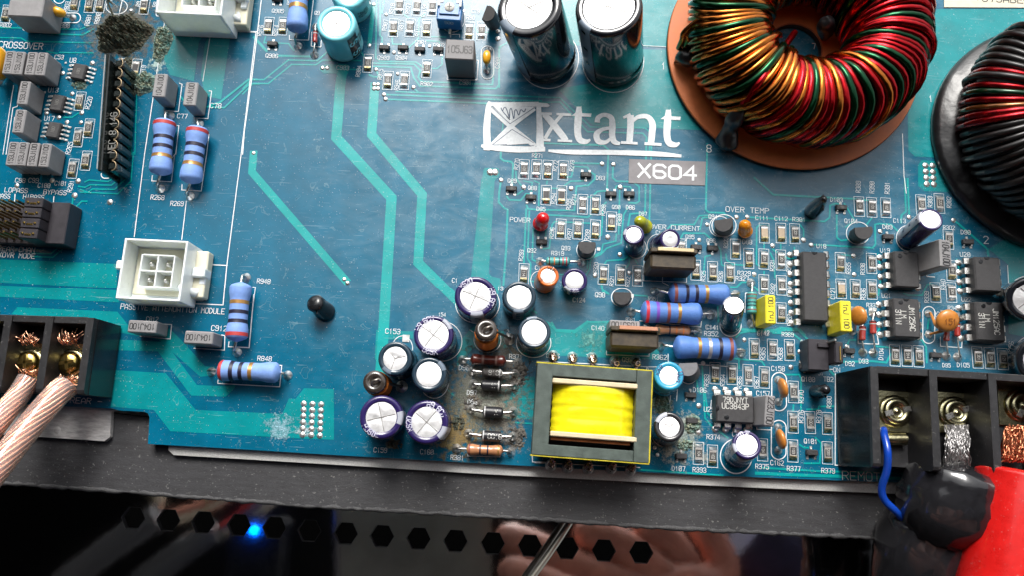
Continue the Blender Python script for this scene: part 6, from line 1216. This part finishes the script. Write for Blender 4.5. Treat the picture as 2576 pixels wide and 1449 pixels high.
mb = MB(); mb.prism([(q-sh_[0]).to_2d() for q in sh_],-.05,.05); mb.build('sheet_face', mat('beige_grey_sheet',(.22,.205,.18),.5,var=.3,vs=.3), t); mb = MB(); mb.tube([(0,0,-.1),sh_[3]-sh_[0]],.13,10); mb.build('sheet_edge', mat('steel_edge',(.4,.4,.42),.3,.9), t)
# hand holding a thin steel rod
SK = mat('skin', (.58, .24, .17), .45, var=.25, vs=1.2, sss=.15)
t = thing('hand', 'reddish hand holding a thin steel rod, mirrored at the lower middle of the panel', 'hand', V(1750,1560,10)); o = t.location
J = [(2250,1800,12,3.0),(1990,1660,11,2.9),(1800,1560,10.5,2.6),(1690,1500,10,2.2)]
chains = [[(1620,1500,9.6,1.25),(1480,1450,8.8,1.0),(1380,1400,8.4,.95),(1300,1360,8.6,.85),(1245,1345,9,.7)],
          [(1650,1440,9.8,1.2),(1560,1375,9.6,1.0),(1500,1345,9.4,.9),(1440,1335,9.2,.75)],
          [(1740,1430,10.4,1.2),(1690,1370,10.4,1.0),(1640,1330,10.2,.9),(1590,1318,10,.75)],
          [(1830,1440,11,1.15),(1800,1370,11,.95),(1770,1330,11,.85),(1740,1310,11,.7)],
          [(1560,1560,8.2,1.3),(1430,1510,7.6,1.1),(1330,1460,7.6,1.0),(1250,1420,8,.8)]]
vs = []; es = []; rr = []
for x, y, d, r_ in J: vs.append(V(x, y, d)-o); rr.append(r_/2*.9)
es += [(0, 1), (1, 2), (2, 3)]
for ch in chains:
    prev = 3
    for x, y, d, r_ in ch: vs.append(V(x, y, d)-o); rr.append(r_*.78); es.append((prev, len(vs)-1)); prev = len(vs)-1
me = bpy.data.meshes.new('skin_surface'); me.from_pydata(vs, es, []); me.materials.append(SK); ho = link('skin_surface', me, t)
sm_ = ho.modifiers.new('skin', 'SKIN'); sm_.use_smooth_shade = True
for i, v_ in enumerate(me.skin_vertices[0].data): v_.radius = (rr[i], rr[i]*.9); v_.use_root = (i == 0)
ss_ = ho.modifiers.new('sub', 'SUBSURF'); ss_.levels = 2; ss_.render_levels = 2
t = thing('steel_rod', 'thin steel rod slanting to the lower left across the vented panel, below the black rail', 'rod', W(1446,1300,zp+.75)); o = t.location; mb = MB(); mb.tube([W(x_, y_, zp+.75)-o for x_, y_ in ((1450,1290),(1412,1350),(1378,1400),(1320,1480),(1280,1535))], .085, 14); mb.build('rod_shaft', mat('steel_rod_metal',(.5,.49,.43),.3,.9), t)
t = thing('white_bar', 'pale horizontal bar mirrored right of the hand above the vent holes', 'bar', V(1580,1342,11)); vtube(t, 'bar_body', mat('pale_paint',(.55,.55,.56),.4), [(1450,1341),(1580,1347),(1690,1354)], 11.5, .18, 10)
t = thing('sleeve', 'dark navy sleeve mirrored at the right end of the vented panel', 'clothing', V(1950,1480,13)); vtube(t, 'cloth', mat('navy_cloth',(.03,.028,.075),.8,var=.4,vs=1), [(1870,1340),(1980,1430),(2100,1600)], 13, 1.5, 20)
t = thing('grey_cloth', 'crumpled grey cloth mirrored beside the black tape wrap', 'cloth', V(2120,1420,12)); o = t.location; mb = MB(); n = 16
c0, c1 = V(2010,1350,12)-o, V(2230,1560,12)-o
mb.add([(c0.x+(c1.x-c0.x)*i/n, c0.y+(c1.y-c0.y)*j/n, .7*noise.noise(Vector((i*.3, j*.3, 4)))) for i in range(n+1) for j in range(n+1)], [(i*(n+1)+j, i*(n+1)+j+1, (i+1)*(n+1)+j+1, (i+1)*(n+1)+j) for i in range(n) for j in range(n)], True); mb.build('cloth_face', mat('grey_cloth_weave',(.10,.095,.09),.9,var=.4,vs=.8), t)
